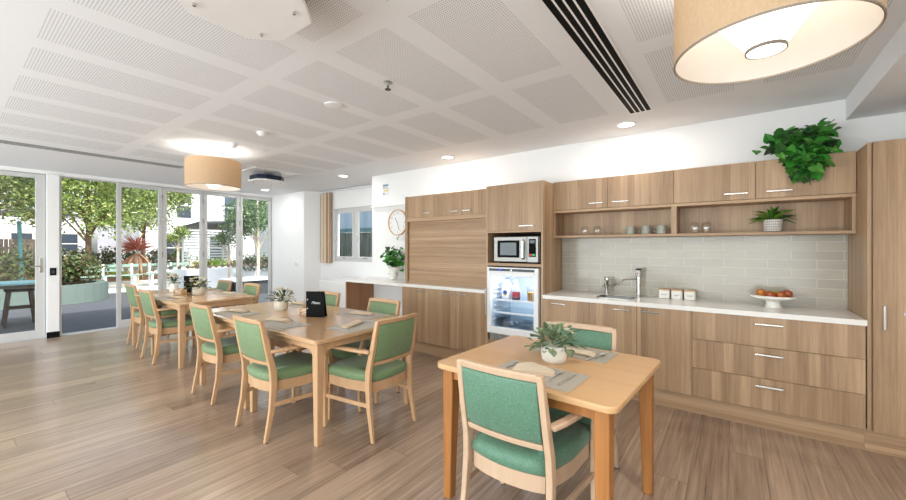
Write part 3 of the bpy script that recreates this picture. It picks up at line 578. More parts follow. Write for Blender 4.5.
# desk plant
t = thing('potted_plant', (-4.16, 4.10, .901), 'green leafy plant in a tapered white pot on the worktop below the clock', 'plant'); x, y = -4.16, 4.10
MB().lathe([(.05, .9015), (.056, .91), (.090, 1.085), (.084, 1.085), (.078, 1.05), (.002, 1.048)], (x, y, 0), 24).build('pot', CER, t, smooth=True)
m = MB()
for i in range(150):
    v = Vector((rng.gauss(0, .5), rng.gauss(0, .45), rng.gauss(0, .5))); p = Vector((x+v.x*.16, min(y+v.y*.12, 4.19), 1.20+v.z*.16))
    heart(m, p, (rng.uniform(-1, 1), rng.uniform(-1, .1), rng.uniform(-.6, .9)), (0, -.5, .8), rng.uniform(.05, .08))
m.build('foliage', LEAF_POT, t); m = MB()
for i in range(7): m.tube([(x, y, 1.05), (x+rng.uniform(-.04, .04), y, 1.13), (x+rng.uniform(-.1, .1), y+rng.uniform(-.05, .05), 1.25)], .003, 5)
m.build('stems', plain('green_stem', (70, 110, 50), .6), t)
# sticker, switches
t = thing('safety_notice', (-4.50, 4.249, 2.31), 'small printed notice with blue and yellow bands stuck high on the white wall', 'sign')
bx('notice_sheet', plain('notice_paper', (226, 230, 232), .6), (-4.57, 4.2475, 2.22), (-4.43, 4.2495, 2.40), t); bx('blue_band', plain('notice_blue', (84, 120, 150), .6), (-4.56, 4.2462, 2.365), (-4.44, 4.2472, 2.39), t); bx('yellow_band', plain('notice_yellow', (226, 208, 110), .6), (-4.545, 4.2462, 2.28), (-4.44, 4.2472, 2.31), t)
m = MB(); [m.box(-4.56, 4.2462, z, -4.46, 4.2472, z+.006) for z in (.0+2.345, 2.33)]; m.box(-4.55, 4.2462, 2.23, -4.52, 4.2472, 2.26); m.build('print', GREYT, t)
t = thing('thermostat', (-7.46, 4.499, 1.03), 'small round white wall control on the pier beside the glass doors', 'switch')
MB().lathe([(.055, -.014), (.055, 0)], (-7.46, 4.499, 1.03), 24, axis='Y').build('back_plate', WPL, t, .003); MB().lathe([(.03, -.024), (.034, -.0145)], (-7.46, 4.499, 1.03), 24, axis='Y').build('dial', CREAM, t)
t = thing('door_switch', (-8.39, 1.03, 1.01), 'black door release switch plate on the white post', 'switch')
bx('switch_plate', BLACK, (-8.3995, .99, .955), (-8.391, 1.06, 1.07), t, .002); bx('rocker', DGREY, (-8.3905, 1.008, .985), (-8.386, 1.042, 1.04), t)
# curtain
def curtain(x0, x1, label, n):
    m = MB(); N = n*8; f = []; 
    for z in (1.06, 2.50):
        f.append([(x0+(x1-x0)*i/N, 4.745+.035*math.sin(i*2*PI/8), z) for i in range(N+1)] + [(x0+(x1-x0)*i/N, 4.751+.035*math.sin(i*2*PI/8), z) for i in range(N, -1, -1)])
    m.rings(f); return tag(m.build('curtain', CURT, smooth=True), label, 'curtain')
curtain(-7.0, -6.62, 'bunched beige striped curtain at the left side of the small window', 4)
curtain(-5.36, -4.85, 'beige curtain edge at the right side of the small window, mostly behind the wall corner', 5)
struct(bx('trim_6', WPL, (-7.03, 4.72, 2.515), (-4.84, 4.77, 2.53)))

# ------------------------------------------------------------------ ceiling fittings
def slot_diff(name, x0, x1, ya, yb, n, label, fr=ALU, gap=BLACK):
    t = thing(name, ((x0+x1)/2, (ya+yb)/2, ZC-.02), label, 'air vent'); m = MB(); z0, z1 = ZC-.005, ZC-.0015
    m.box(x0, ya, z0, x0+.012, yb, z1).box(x1-.012, ya, z0, x1, yb, z1).box(x0+.012, ya, z0, x1-.012, ya+.012, z1).box(x0+.012, yb-.012, z0, x1-.012, yb, z1); m.build('frame', fr, t)
    bx('dark_slot', gap, (x0+.0125, ya+.0125, ZC-.004), (x1-.0125, yb-.0125, ZC-.0015), t); st = (x1-x0-.024)/n
    for k in range(1, n): bx('blade', fr, (x0+.012+st*k-.005, ya+.0125, ZC-.0045), (x0+.012+st*k+.005, yb-.0125, ZC-.0042), t)
slot_diff('slot_diffuser', -.742, -.556, .55, 3.59, 4, 'wide ceiling air diffuser with four black slots, above the kitchen side', WPL)
slot_diff('slot_diffuser', -6.60, -6.37, -2.5, 2.12, 4, 'long narrow grey ceiling air diffuser near the glass doors', WPL, plain('mid_grey', (112, 114, 116), .6))
DLM = emis('downlight_lens', (255, 250, 240), 6.0)
def downlight(x, y, label, z=ZC, seen=True):
    t = thing('downlight', (x, y, z), label, 'light', 'round recessed downlights')
    MB().lathe([(.070, z-.010), (.085, z-.008), (.088, z-.001), (.070, z-.001)], (x, y, 0), 32, cap=False).build('trim_ring', WPL, t, smooth=True); MB().lathe([(.0695, z-.006), (.0695, z-.002)], (x, y, 0), 32).build('lens', DLM, t)
    l = bpy.data.lights.new('downlight_lamp', 'AREA'); l.shape = 'DISK'; l.size = .13; l.energy = DOWN; l.color = (1, .975, .94); o = bpy.data.objects.new('downlight_lamp', l); C.objects.link(o); o.parent = t; o.location = (0, 0, -.012)
for x, y, lb in ((-.83, 3.87, 'round recessed downlight over the kitchen, right of the others'), (-2.98, 3.90, 'round recessed downlight in front of the roller shutter cabinet'), (-5.14, 3.92, 'round recessed downlight near the small window'), (-7.68, 3.93, 'round recessed downlight near the glass door corner')): downlight(x, y, lb)
for x, y in ((-6.9, -1.5), (-4.5, -1.5), (-2.2, -1.5), (-.2, -1.0), (1.2, .6), (-.5, .1)): downlight(x, y, 'added unseen round recessed downlight in the ceiling behind the camera', 2.39 if x > .7 else ZC)  # extra downlights out of view, added to help light the room
def pendant(x, y, label):
    t = thing('pendant_lamp', (x, y, ZC), label, 'lamp', 'drum pendant lamps'); zb, zt, R = 2.10, 2.42, .288
    MB().lathe([(R, zb), (R+.001, (zb+zt)/2), (R, zt), (R-.002, zt), (R-.001, (zb+zt)/2), (R-.002, zb), (R, zb)], (x, y, 0), 64, cap=False).build('lamp_shade', LINEN, t, smooth=True)
    MB().lathe([(R-.004, zb+.001), (R-.004, zt-.001)], (x, y, 0), 64, cap=False).build('white_lining', LINING, t, smooth=True)
    MB().lathe([(.057, zb+.010), (.262, zt-.03), (.257, zt-.025), (.052, zb+.012)], (x, y, 0), 40, cap=False).build('inner_cone', emis('cone_glow', (255, 246, 232), 1.7), t, smooth=True)
    MB().lathe([(.056, zb+.001), (.056, zb+.009)], (x, y, 0), 32).build('lens', emis('pendant_lens', (255, 248, 236), 4), t); MB().lathe([(.0565, zb-.002), (.061, zb-.002), (.061, zb+.0095), (.0565, zb+.0095)], (x, y, 0), 32, cap=False).build('lens_ring', STEEL, t)
    MB().lathe([(R+.0012, zb), (R+.0012, zb+.006), (R-.0045, zb+.006), (R-.0045, zb)], (x, y, 0), 64, cap=False).build('bottom_hem', plain('grey_hem', (150, 140, 128), .7), t)
    m = MB(); m.tube([(x, y, zt-.03), (x, y, ZC-.012)], .003, 6); 
    for k in range(3): a = k*2*PI/3; m.tube([(x, y, zt-.03), (x+math.cos(a)*(R-.005), y+math.sin(a)*(R-.005), zt-.01)], .002, 5)
    m.build('cord', WPL, t); MB().lathe([(.05, ZC-.012), (.05, ZC-.001)], (x, y, 0), 24).build('ceiling_rose', WPL, t)
    l = bpy.data.lights.new('pendant_bulb', 'POINT'); l.energy = PEND; l.shadow_soft_size = .06; l.color = (1, .90, .78); o = bpy.data.objects.new('pendant_bulb', l); C.objects.link(o); o.parent = t; o.location = (0, 0, zt-.12-ZC)
    l = bpy.data.lights.new('pendant_downlight', 'AREA'); l.shape = 'DISK'; l.size = .11; l.energy = 6; l.color = (1, .9, .76); o = bpy.data.objects.new('pendant_downlight', l); C.objects.link(o); o.parent = t; o.location = (0, 0, zb-.006-ZC)
pendant(.09, 1.78, 'big tan drum pendant lamp close overhead at the upper right')
pendant(-5.02, 1.95, 'tan drum pendant lamp hanging over the far dining tables')
def unit(x, y, label, hp=.34):
    t = thing('ceiling_fan_unit', (x, y, ZC), label, 'ceiling unit', 'octagonal ceiling units'); zp = 2.40
    bx('ceiling_plate', WPL, (x-hp, y-hp, ZC-.012), (x+hp, y+hp, ZC-.001), t, .003)
    def octa(h, c): return [(x+h, y-h+c), (x+h, y+h-c), (x+h-c, y+h), (x-h+c, y+h), (x-h, y+h-c), (x-h, y-h+c), (x-h+c, y-h), (x+h-c, y-h)]
    MB().prism(octa(.235, .11), zp, zp+.022).build('bottom_plate', WPL, t, .004); MB().prism(octa(.215, .10), zp+.023, zp+.095).build('dark_casing', plain('glossy_navy', (18, 34, 62), .12), t, .004)
    for sx in (-1, 1):
        for sy in (-1, 1): MB().lathe([(.007, zp-.012), (.007, ZC-.0125)], (x+sx*.225*.62, y+sy*.225*.62, 0), 10).build('hanging_rod', CHROME, t); 
unit(-1.66, .765, 'near octagonal white ceiling unit at the top edge, upper left of centre', .17); unit(-5.90, 3.05, 'far dark-sided octagonal ceiling unit beside the drum pendant')
def small(name, x, y, prof, mat, label, cat, mat2=None): return tag(MB().lathe([(r_, ZC-h) for r_, h in prof], (x, y, 0), 24).build(name, mat, smooth=True), label, cat)
small('smoke_detector', -3.85, 1.94, [(.05, .001), (.05, .018), (.03, .04), (.01, .045)], WPL, 'white domed smoke detector on the ceiling left of the round speaker', 'detector')
small('smoke_detector', -4.52, 1.95, [(.04, .001), (.04, .03), (.032, .05), (.02, .055)], WPL, 'white cylindrical detector on the ceiling beside the far pendant', 'detector')
small('ceiling_speaker', -2.64, 1.92, [(.075, .001), (.075, .008), (.06, .012), (.004, .012)], WPL, 'flat round white disc on the ceiling beside the sprinkler', 'ceiling disc')
t = thing('fire_sprinkler', (-1.967, 1.88, ZC), 'small chrome fire sprinkler head hanging from the ceiling', 'sprinkler')
MB().lathe([(.032, ZC-.001), (.032, ZC-.006), (.012, ZC-.008), (.010, ZC-.03)], (-1.967, 1.88, 0), 20).build('escutcheon', CHROME, t, smooth=True); MB().lathe([(.006, ZC-.0305), (.006, ZC-.05), (.022, ZC-.052), (.022, ZC-.055)], (-1.967, 1.88, 0), 16).build('deflector', DGREY, t)

# ------------------------------------------------------------------ tables
def table(x0, y0, x1, y1, label, top=TOPX, leg=BEECH, apr=None, r=.035, zt=.75, name='dining_table', lw=.06, bracket=True):
    cx, cy = (x0+x1)/2, (y0+y1)/2; t = thing(name, (cx, cy, 0), label, 'table')
    MB().prism(rpoly(x0, y0, x1, y1, r, 8), zt-.030, zt).build('tabletop', top, t, .006, True, seg=3)
    i = .035; apr = apr or leg
    for sx in (0, 1):
        for sy in (0, 1):
            lx = x0+i+lw/2 if sx == 0 else x1-i-lw/2; ly = y0+i+lw/2 if sy == 0 else y1-i-lw/2; dx = .010*(1 if sx else -1)*0
            ex = (-1 if sx == 0 else 1)*lw*.12; ey = (-1 if sy == 0 else 1)*lw*.12
            MB().cols([(lx+ex, ly+ey, 0, lw*.72, lw*.72), (lx, ly, zt-.16, lw, lw), (lx, ly, zt-.031, lw, lw)]).build('leg', leg, t, .006)
            m = MB()
    m = MB(); a0, a1, b0, b1 = x0+i+lw, x1-i-lw, y0+i+lw, y1-i-lw; za, zb = zt-.085, zt-.031; o = i+.012; th = .022
    def ap(p, q, hor, c, za=za):  # curved bracket apron profile
        L = q-p; prof = [(p, zb-.105), (p+.012, zb-.10), (p+.035, zb-.065), (p+.07, za), (q-.07, za), (q-.035, zb-.065), (q-.012, zb-.10), (q, zb-.105), (q, zb), (p, zb)] if bracket else [(p, za), (q, za), (q, zb), (p, zb)]
        if hor == 'x': m.rings([[(u, yy, z) for u, z in prof] for yy in (c, c+th)])
        else: m.rings([[(xx, u, z) for u, z in prof] for xx in (c, c+th)])
    ap(a0, a1, 'x', y0+o); ap(a0, a1, 'x', y1-o-th); ap(b0, b1, 'y', x0+o); ap(b0, b1, 'y', x1-o-th); m.build('apron', apr, t)
    return t
table(-1.323, 1.608, -.353, 2.472, 'square honey-coloured dining table in the foreground', TOPF, HONEY, HONEY, .05, lw=.068, bracket=False).rotation_euler[2] = math.radians(-3)
table(-3.325, 1.515, -2.285, 2.53, 'beech dining table in the middle group, the half with the menu nearest the camera')
table(-4.370, 1.515, -3.329, 2.53, 'beech dining table in the middle group, the left half toward the glass doors')
table(-5.968, 1.58, -5.035, 2.48, 'far beech dining table, right half, under the drum pendant')
table(-6.905, 1.58, -5.972, 2.48, 'far beech dining table, left half, closest to the glass doors')

# ------------------------------------------------------------------ chairs
def make_chair(label, fab, wd, name='dining_chair'):
    t = thing(name, (0, 0, 0), label, 'chair')
    def yb(z): return -.205-(z-.46)*.21 if z > .46 else -.205
    for s in (-1, 1):
        MB().cols([(s*.218, -.266, .003, .024, .028), (s*.215, -.222, .22, .028, .038), (s*.211, -.205, .40, .030, .048), (s*.209, -.210, .50, .030, .048), (s*.205, yb(.66), .66, .029, .040), (s*.200, yb(.84), .84, .029, .030), (s*.195, yb(.868), .868, .030, .030)]).build('rear_leg', wd, t, .005, seg=2)
        MB().cols([(s*.262, .232, .003, .028, .030), (s*.262, .238, .25, .036, .038), (s*.264, .238, .42, .040, .046), (s*.268, .225, .52, .034, .040), (s*.272, .205, .60, .032, .036), (s*.272, .195, .624, .034, .040)]).build('front_leg', wd, t, .006, seg=2)
        MB().bar([(s*.222, -.232, .640), (s*.248, -.17, .645), (s*.272, -.06, .647), (s*.280, .08, .644), (s*.277, .17, .640), (s*.268, .235, .632)], .040, .024).build('armrest', wd, t, .008, seg=3)
        MB().bar([(s*.222, -.205, .255), (s*.258, .222, .245)], .018, .030).build('stretcher', wd, t, .004)
        for z in (0,): MB().lathe([(.010, 0), (.012, .003)], (s*.222, -.262, 0), 8).lathe([(.010, 0), (.012, .003)], (s*.262, .232, 0), 8).build('foot_glide', BLACK, t)
    # back frame: curved rails
    def rail(z0, z1, th, bow):
        m = MB(); R = []
        for i in range(9):
            x = -.188+.376*i/8; b = -bow*(1-(x/.2)**2); R.append([(x, yb(z0)-th/2+b, z0), (x, yb(z0)+th/2+b, z0), (x, yb(z1)+th/2+b, z1), (x, yb(z1)-th/2+b, z1)])
        return m.rings(R)
    rail(.838, .872, .028, .018).build('top_rail', wd, t, .006); rail(.535, .562, .028, .022).build('lower_rail', wd, t, .004)
    m = MB(); R = []
    for i in range(11):
        x = -.186+.372*i/10; b = -.020*(1-(x/.2)**2); e = .7 if i in (0, 10) else 1; th = .040*e
        R.append([(x, yb(.563)-.008*e+b, .563), (x, yb(.60)-th/2+b, .585), (x, yb(.81)-th/2+b, .81), (x, yb(.837)-.008*e+b, .837), (x, yb(.837)+.008*e+b, .837), (x, yb(.81)+th/2+b, .81), (x, yb(.60)+th/2+b, .585), (x, yb(.563)+.008*e+b, .563)])
    m.rings(R).build('backrest', fab, t, .004, True)
    # seat
    def outline(ins, z):
        pts = []; 
        P = [(-.238+ins, .258-ins), (-.248+ins, .20), (-.238+ins, 0), (-.192+ins*.6, -.17), (-.188+ins, -.205+ins)]
        rear = [(-.188+ins+(.376-2*ins)*k/8, -.207+ins-.032*(1-((k-4)/4)**2)) for k in range(1, 8)]
        return [(x, y, z) for x, y in P] + [(x, y, z) for x, y in rear] + [(-x, y, z) for x, y in reversed(P)] + [(.12, .275-ins, z), (0, .28-ins, z), (-.12, .275-ins, z)]
    MB().rings([outline(.008, .408), outline(.0, .418), outline(.0, .45), outline(.010, .468), outline(.035, .478), outline(.09, .482)]).build('seat', fab, t, 0, 'all')
    m = MB(); a = outline(.006, .335); b = outline(.006, .407); c = outline(.03, .407); d = outline(.03, .335)
    R = [[bm_ for bm_ in r_] for r_ in (a, b, c, d, a)]; m.rings(R, cap=False); m.build('seat_frame', wd, t, .002, True)
    return t
G1 = 'green armchairs around the middle tables'; G2 = 'green armchairs around the far tables'; G3 = 'green armchairs at the foreground table'
ch = make_chair('large pale beech armchair with green back in the foreground, back to the camera', TEAL, PALE); ch['group'] = G3; ch.location = (-.832, 1.735, 0)
dup(ch, (-.815, 2.27, 0), PI, 'armchair on the kitchen side of the honey-coloured table, facing the camera', G3)
c2 = make_chair('beech armchair tucked under the near side of the middle table, the nearer of two', GREEN, BEECH); c2['group'] = G1; c2.location = (-2.885, 1.635, 0)
for x, y, rz, lb, g in (
    (-3.91, 1.69, 0, 'beech armchair on the near side of the middle table, the one farther left', G1),
    (-2.315, 2.035, PI/2, 'beech armchair at the right end of the middle table, back to the honey-coloured table', G1),
    (-2.80, 2.34, PI, 'beech armchair across the middle table in front of the white worktop knee space', G1),
    (-3.79, 2.39, PI, 'beech armchair across the middle table, partly hidden behind the black menu', G1),
    (-5.73, 1.76, 0, 'beech armchair on the near side of the far table, closer to the camera', G2),
    (-6.77, 1.86, 0, 'beech armchair on the near side of the far table, closest to the open glass door', G2),
    (-5.49, 2.34, PI, 'beech armchair across the far table, at its right end', G2),
    (-6.38, 2.35, PI, 'beech armchair across the far table, behind the menu and flowers', G2)): dup(c2, (x, y, 0), rz, lb, g)

# ------------------------------------------------------------------ table settings
ZT = .7502
def placemat(cx, cy, w_, h_, label, rz=0):
    m = MB(); m.box(-w_/2, -h_/2, 0, w_/2, h_/2, .002); o = m.build('placemat', MAT, loc=(0, 0, 0)); o.location = (cx, cy, ZT); o.rotation_euler = (0, 0, rz); return tag(o, label, 'placemat', 'grey woven placemats')
def napkin(cx, cy, rz, label, kind='roll', z=ZT+.0022, s_=1, mat=None):
    m = MB(); H_ = .0095
    if kind == 'tri':
        for k, (zz, e) in enumerate(((0, 0), (.004, .006), (.008, .012))): m.prism([(-.11+e, -.07), (.11-e*.5, -.085+e), (.105-e, .0), (-.02, .11-e), (-.10+e, .05)], zz, zz+.0036)
    else:
        for k, (w_, yy, zz) in enumerate(((.034, 0, .006), (.026, .012, .013), (.020, -.014, .012))):
            m.tube([(-.115+.01*k, yy+.006*k, zz), (-.06, yy, zz+.001), (0, yy-.003, zz), (.06, yy+.002, zz+.001), (.112-.012*k, yy-.004*k, zz)], [w_*.8, w_, w_*.95, w_, w_*1.1], 10, flat=.17 if k == 0 else .25)
    bmesh.ops.scale(m.bm, vec=(s_, s_, 1), verts=m.bm.verts)
    o = m.build('napkin', NAP, loc=(0, 0, 0), bevel=.0012 if kind == 'tri' else 0, smooth=True); o.location = (cx, cy, z)
    if mat: o.data.materials[0] = mat
    o.rotation_euler = (0, 0, rz); return tag(o, label, 'napkin', 'folded cream napkins')
def cutlery(kind, x, y, rz, label, z=ZT+.0022):
    m = MB()
    if kind == 'knife': m.bar([(0, -.10, .003), (0, 0, .003)], .013, .005); m.rings([[(-.008, 0, .002), (.007, 0, .002), (.007, 0, .0035), (-.008, 0, .0035)], [(-.009, .07, .002), (.007, .07, .002), (.007, .07, .003), (-.009, .07, .003)], [(-.002, .105, .002), (.005, .105, .002), (.005, .105, .003), (-.002, .105, .003)]])
    elif kind == 'spoon':
        m.bar([(0, -.10, .002), (0, -.04, .004), (0, .035, .006)], .009, .003); m.rings([[(0+a*math.cos(2*PI*i/12), .062+b*math.sin(2*PI*i/12), zz) for i in range(12)] for a, b, zz in ((.004, .006, .001), (.014, .022, .003), (.019, .031, .008), (.017, .029, .008), (.010, .016, .004))])
    else:
        m.bar([(0, -.10, .002), (0, -.03, .004), (0, .03, .006)], .009, .003); m.box(-.012, .03, .005, .012, .05, .008)
        for k in range(4): m.box(-.012+k*.0068, .05, .005, -.0085+k*.0068, .09, .0075)
    o = m.build(kind, CUTL, loc=(0, 0, 0), bevel=.0006, smooth=True); o.location = (x, y, z); o.rotation_euler = (0, 0, rz); return tag(o, label, kind)
# foreground table
placemat(-.80, 1.785, .44, .275, 'grey placemat on the honey table at the near seat', -.035); placemat(-.79, 2.305, .45, .26, 'grey placemat on the honey table at the kitchen-side seat', -.05)
napkin(-.84, 1.84, .3, 'cream napkin folded with a pointed corner, on the near grey placemat', 'tri'); napkin(-.76, 2.27, 0, 'cream folded napkin on the kitchen-side placemat behind the flower pot', 'roll', s_=.95)
cutlery('fork', -.965, 1.79, -.15, 'steel fork left of the pointed napkin'); cutlery('spoon', -.71, 1.80, .05, 'steel spoon right of the pointed napkin'); cutlery('knife', -.645, 1.79, -.06, 'steel knife at the right edge of the near placemat')
cutlery('knife', -.625, 2.30, -.15, 'steel knife on the kitchen-side placemat'); cutlery('spoon', -.640+.0, 2.24, -1.2+.9, 'steel spoon lying near the kitchen-side napkin', ZT+.008)
def oval(m, p, d, up, L, wd):
    p = Vector(p); d = Vector(d).normalized(); a = d.cross(Vector(up)); a = a.normalized() if a.length > 1e-3 else Vector((1, 0, 0)); n = a.cross(d).normalized()
    out = [(0, 0, 0), (.2, .36, .06), (.5, .5, .08), (.8, .34, .02), (1, 0, -.1), (.8, -.34, .02), (.5, -.5, .08), (.2, -.36, .06)]
    v = [m.bm.verts.new(p+d*u*L+a*w_*wd+n*h*L) for u, w_, h in out]; c = m.bm.verts.new(p+d*.5*L-n*.02*L)
    for i in range(8): m.face((c, v[i], v[(i+1) % 8]))
def flowerpot(x, y, label, seed, pr=.07, ph=.095, fl='sage', n=120, sp=.13, potm=CER, h=.12):
    rg = random.Random(seed); z0 = ZT; t = thing('flower_pot', (x, y, z0), label, 'plant', None)
    MB().lathe([(pr*.80, z0+.0005), (pr*.93, z0+.012), (pr, z0+ph*.5), (pr*.97, z0+ph), (pr*.88, z0+ph), (pr*.86, z0+ph*.85), (.002, z0+ph*.83)], (x, y, 0), 28).build('pot', potm, t, smooth=True)
    m = MB(); f = MB(); c = Vector((x, y, z0+ph))
    for i in range(n):
        a = rg.uniform(0, 2*PI); e = rg.uniform(-.25, 1.3); dv = Vector((math.cos(a)*math.cos(e), math.sin(a)*math.cos(e), math.sin(e)*.9)); p = c+Vector((dv.x*sp, dv.y*sp, dv.z*h))*rg.uniform(.25, .85)
        p.z = max(p.z, z0+ph*.9); oval(m, p, dv+Vector((rg.uniform(-.5, .5), rg.uniform(-.5, .5), rg.uniform(-.5, .4))), (0, 0, 1), rg.uniform(.038, .062), rg.uniform(.024, .036) if fl == 'sage' else rg.uniform(.014, .024))
    for i in range(14):
        a = rg.uniform(0, 2*PI); dv = Vector((math.cos(a), math.sin(a), rg.uniform(.3, 1.4))).normalized(); m.tube([c, c+Vector((dv.x*sp, dv.y*sp, dv.z*h))*.8], .0018, 4)
    m.build('foliage', LEAF_SAGE if fl == 'sage' else LEAF_DARK2, t)
    fs = .042 if fl != 'sage' else .026
    for i in range(13 if fl != 'sage' else 6):
        a = rg.uniform(0, 2*PI); e = rg.uniform(.2, 1.4); q = c+Vector((math.cos(a)*math.cos(e)*sp, math.sin(a)*math.cos(e)*sp, math.sin(e)*h))*.85
        for k in range(7): b = k*2*PI/7; f.leaf(q, Vector((math.cos(b), math.sin(b), .7)), (0, 0, 1), fs, fs*.75, -.05, .1)
        f.ball(q+Vector((0, 0, .006)), .007, 6, 4)
    f.build('flowers', PETAL, t)
LEAF_DARK2 = leafy('dark_sprig_leaves', [(44, 70, 38), (78, 104, 54), (110, 128, 76), (50, 60, 36)], .2)
flowerpot(-.815, 2.05, 'white oval pot of sage-green leaves on the honey-coloured table', 11, .072, .092, 'sage', 150, .15, h=.13)
# middle table
flowerpot(-3.70, 2.06, 'cream pot with white flowers on the middle table', 12, .066, .095, 'fl', 90, .13, CREAM, h=.14)
def menu(x, y, label, rz=0, text=True, h=.235, w_=.175):
    t = thing('menu_stand', (x, y, ZT), label, 'menu', 'black standing menus')
    m = MB(); m.rings([[(x-w_/2, y-.0, z), (x+w_/2, y-.0, z), (x+w_/2, y+.004, z), (x-w_/2, y+.004, z)] for z in (ZT+.001, ZT+h)]); m.build('front_cover', BLACK, t, .001)
    m = MB(); m.rings([[(x-w_/2+.002, y+.006+k, ZT+.001+j*.0), (x+w_/2, y+.006+k, ZT+.001), (x+w_/2, y+.010+k, ZT+.001), (x-w_/2+.002, y+.010+k, ZT+.001)] for k, j in ((.05, 0),)] + [[(x-w_/2+.002, y+.005, ZT+h), (x+w_/2, y+.005, ZT+h), (x+w_/2, y+.009, ZT+h), (x-w_/2+.002, y+.009, ZT+h)]]); m.build('back_cover', BLACK, t)
    for z in (.08, .16): MB().lathe([(.006, -.003), (.006, 0)], (x-w_/2+.014, y-.0005, ZT+z), 10, axis='Y').build('binding_screw', CREAM, t)
    if text: txt('Menu', .036, (0.005, -.0015, h*.56), (PI/2, 0, 0), WPL, t, 'menu_lettering', .35)
    t.rotation_euler = (0, 0, rz); return t
menu(-3.07, 2.03, 'black standing menu with white lettering on the middle table', math.radians(30)); menu(-6.15, 2.10, 'black standing menu on the far table, between the flowers', math.radians(60), False)
def caddy(x, y, label, rz=0):
    t = thing('wooden_caddy', (x, y, ZT), label, 'caddy', 'small wooden caddies'); m = MB(); a, b, h = .06, .045, .075
    m.box(x-a, y-b, ZT+.0005, x+a, y+b, ZT+.006).box(x-a, y-b, ZT+.006, x-a+.006, y+b, ZT+h).box(x+a-.006, y-b, ZT+.006, x+a, y+b, ZT+h)
    for s_ in (y-b, y+b-.005):
        for z in (.012, .036, .060): m.box(x-a+.006, s_, ZT+z, x+a-.006, s_+.005, ZT+z+.014)
    m.build('crate', TOPF, t, .001); 
    m = MB()
    for k in range(3): m.box(x-.045+k*.03, y-.032, ZT+.007, x-.023+k*.03, y+.032, ZT+.062)
    m.build('sachets', WPL, t, .002); t.rotation_euler = (0, 0, rz)
caddy(-3.215, 2.05, 'small slatted wooden caddy beside the black menu on the middle table', .5); caddy(-5.94, 1.90, 'small wooden caddy beside the pot on the far table', .4)
for i, (mx, my, rz, nx, ny, nr, lb) in enumerate(((-3.02, 1.675, 0, -3.17, 1.74, .15, 'near right seat of the middle table'), (-3.87, 1.70, 0, -3.93, 1.74, .2, 'near left seat of the middle table'), (-2.44, 2.02, PI/2, -2.50, 2.00, PI/2+.4, 'right end seat of the middle table'), (-2.82, 2.38, 0, -2.84, 2.37, .2, 'kitchen-side right seat of the middle table'), (-3.80, 2.39, 0, -3.90, 2.38, .1, 'kitchen-side left seat of the middle table'),
    (-5.70, 1.70, 0, -5.62, 1.75, .2, 'near right seat of the far table'), (-6.72, 1.72, 0, -6.70, 1.77, .2, 'near left seat of the far table'), (-5.56, 2.36, 0, -5.55, 2.33, .1, 'door-side right seat of the far table'), (-6.36, 2.38, 0, -6.36, 2.37, .1, 'door-side left seat of the far table'))):
    placemat(mx, my, .44, .28, 'grey placemat at the '+lb, rz); napkin(nx, ny, nr, 'cream napkin at the '+lb, s_=1.15, mat=NAPB)
    if i < 5:
        d = Vector((math.cos(rz), math.sin(rz))); p = Vector((mx, my)) + d*(.17 if i != 1 else .18); cutlery('knife', p.x, p.y, rz+(.1 if i < 3 else PI), 'steel knife at the '+lb)
        p = Vector((mx, my))-d*.19; cutlery('fork', p.x, p.y, rz+(.0 if i < 3 else PI), 'steel fork at the '+lb)
# far table flowers
flowerpot(-5.78, 2.06, 'cream pot with pale flowers on the far table, right of its menu', 13, .075, .10, 'fl', 100, .16, CREAM, h=.14)
flowerpot(-6.40, 1.97, 'white vase with white blooms on the far table, left of its menu', 14, .055, .12, 'fl', 50, .09, CER, h=.15)

# ------------------------------------------------------------------ outside courtyard
struct(bx('ground', ASPH, (-15.2, -14, -.15), (-8.66, 22, -.01))); struct(bx('ground_pavement', PAVE, (-20, -14, -.15), (-15.205, 22, -.005))); struct(bx('ground_bed', SOIL, (-60, -30, -.15), (-20.005, 40, .0))); struct(bx('ground_side', ASPH, (-8.655, 4.96, -.15), (6, 22, -.01))); struct(bx('ground_garden', PAVE, (-8.655, -14, -.15), (6, -3.03, -.01)))
def foliage_pts(m, c, R, n, L, rg, shell=.55):
    for i in range(n):
        v = Vector((rg.gauss(0, 1), rg.gauss(0, 1), rg.gauss(0, 1))).normalized()*(shell+(1-shell)*rg.random())*rg.uniform(.75, 1.05)
        p = Vector((c[0]+v.x*R[0], c[1]+v.y*R[1], c[2]+v.z*R[2]))
        m.leaf(p, (rg.uniform(-1, 1), rg.uniform(-1, 1), rg.uniform(-1, .6)), (rg.uniform(-1, 1), rg.uniform(-1, 1), 1), L*rg.uniform(.6, 1.2), L*.6, .2, .1)
def tree(x, y, h, cz, R, n, L, label, seed, mat=LEAF_TREE, bark=BARK, tr=.12, clusters=9, name='courtyard_tree', cat='tree'):
    rg = random.Random(seed); t = thing(name, (x, y, 0), label, cat); m = MB(); f = MB()
    m.tube([(x, y, -.05), (x+.05, y, h*.3), (x-.03, y+.03, h*.55), (x, y, h*.9)], [tr, tr*.8, tr*.65, tr*.25], 8)
    for k in range(clusters):
        a = rg.uniform(0, 2*PI); e = rg.uniform(-.7, 1.2); q = Vector((x+math.cos(a)*math.cos(e)*R*.65, y+math.sin(a)*math.cos(e)*R*.65, cz+math.sin(e)*R*.55))
        m.tube([(x, y, h*rg.uniform(.35, .6)), ((x+q.x)/2, (y+q.y)/2, (h*.5+q.z)/2), q], [tr*.34, tr*.22, tr*.08], 6)
        foliage_pts(f, q, (R*.5, R*.5, R*.4), n//(clusters+1), L, rg, .3)
    foliage_pts(f, (x, y, cz), (R*.8, R*.8, R*.7), n//(clusters+1), L, rg, .2)
    m.build('trunk', bark, t, smooth=True); f.build('crown', mat, t)
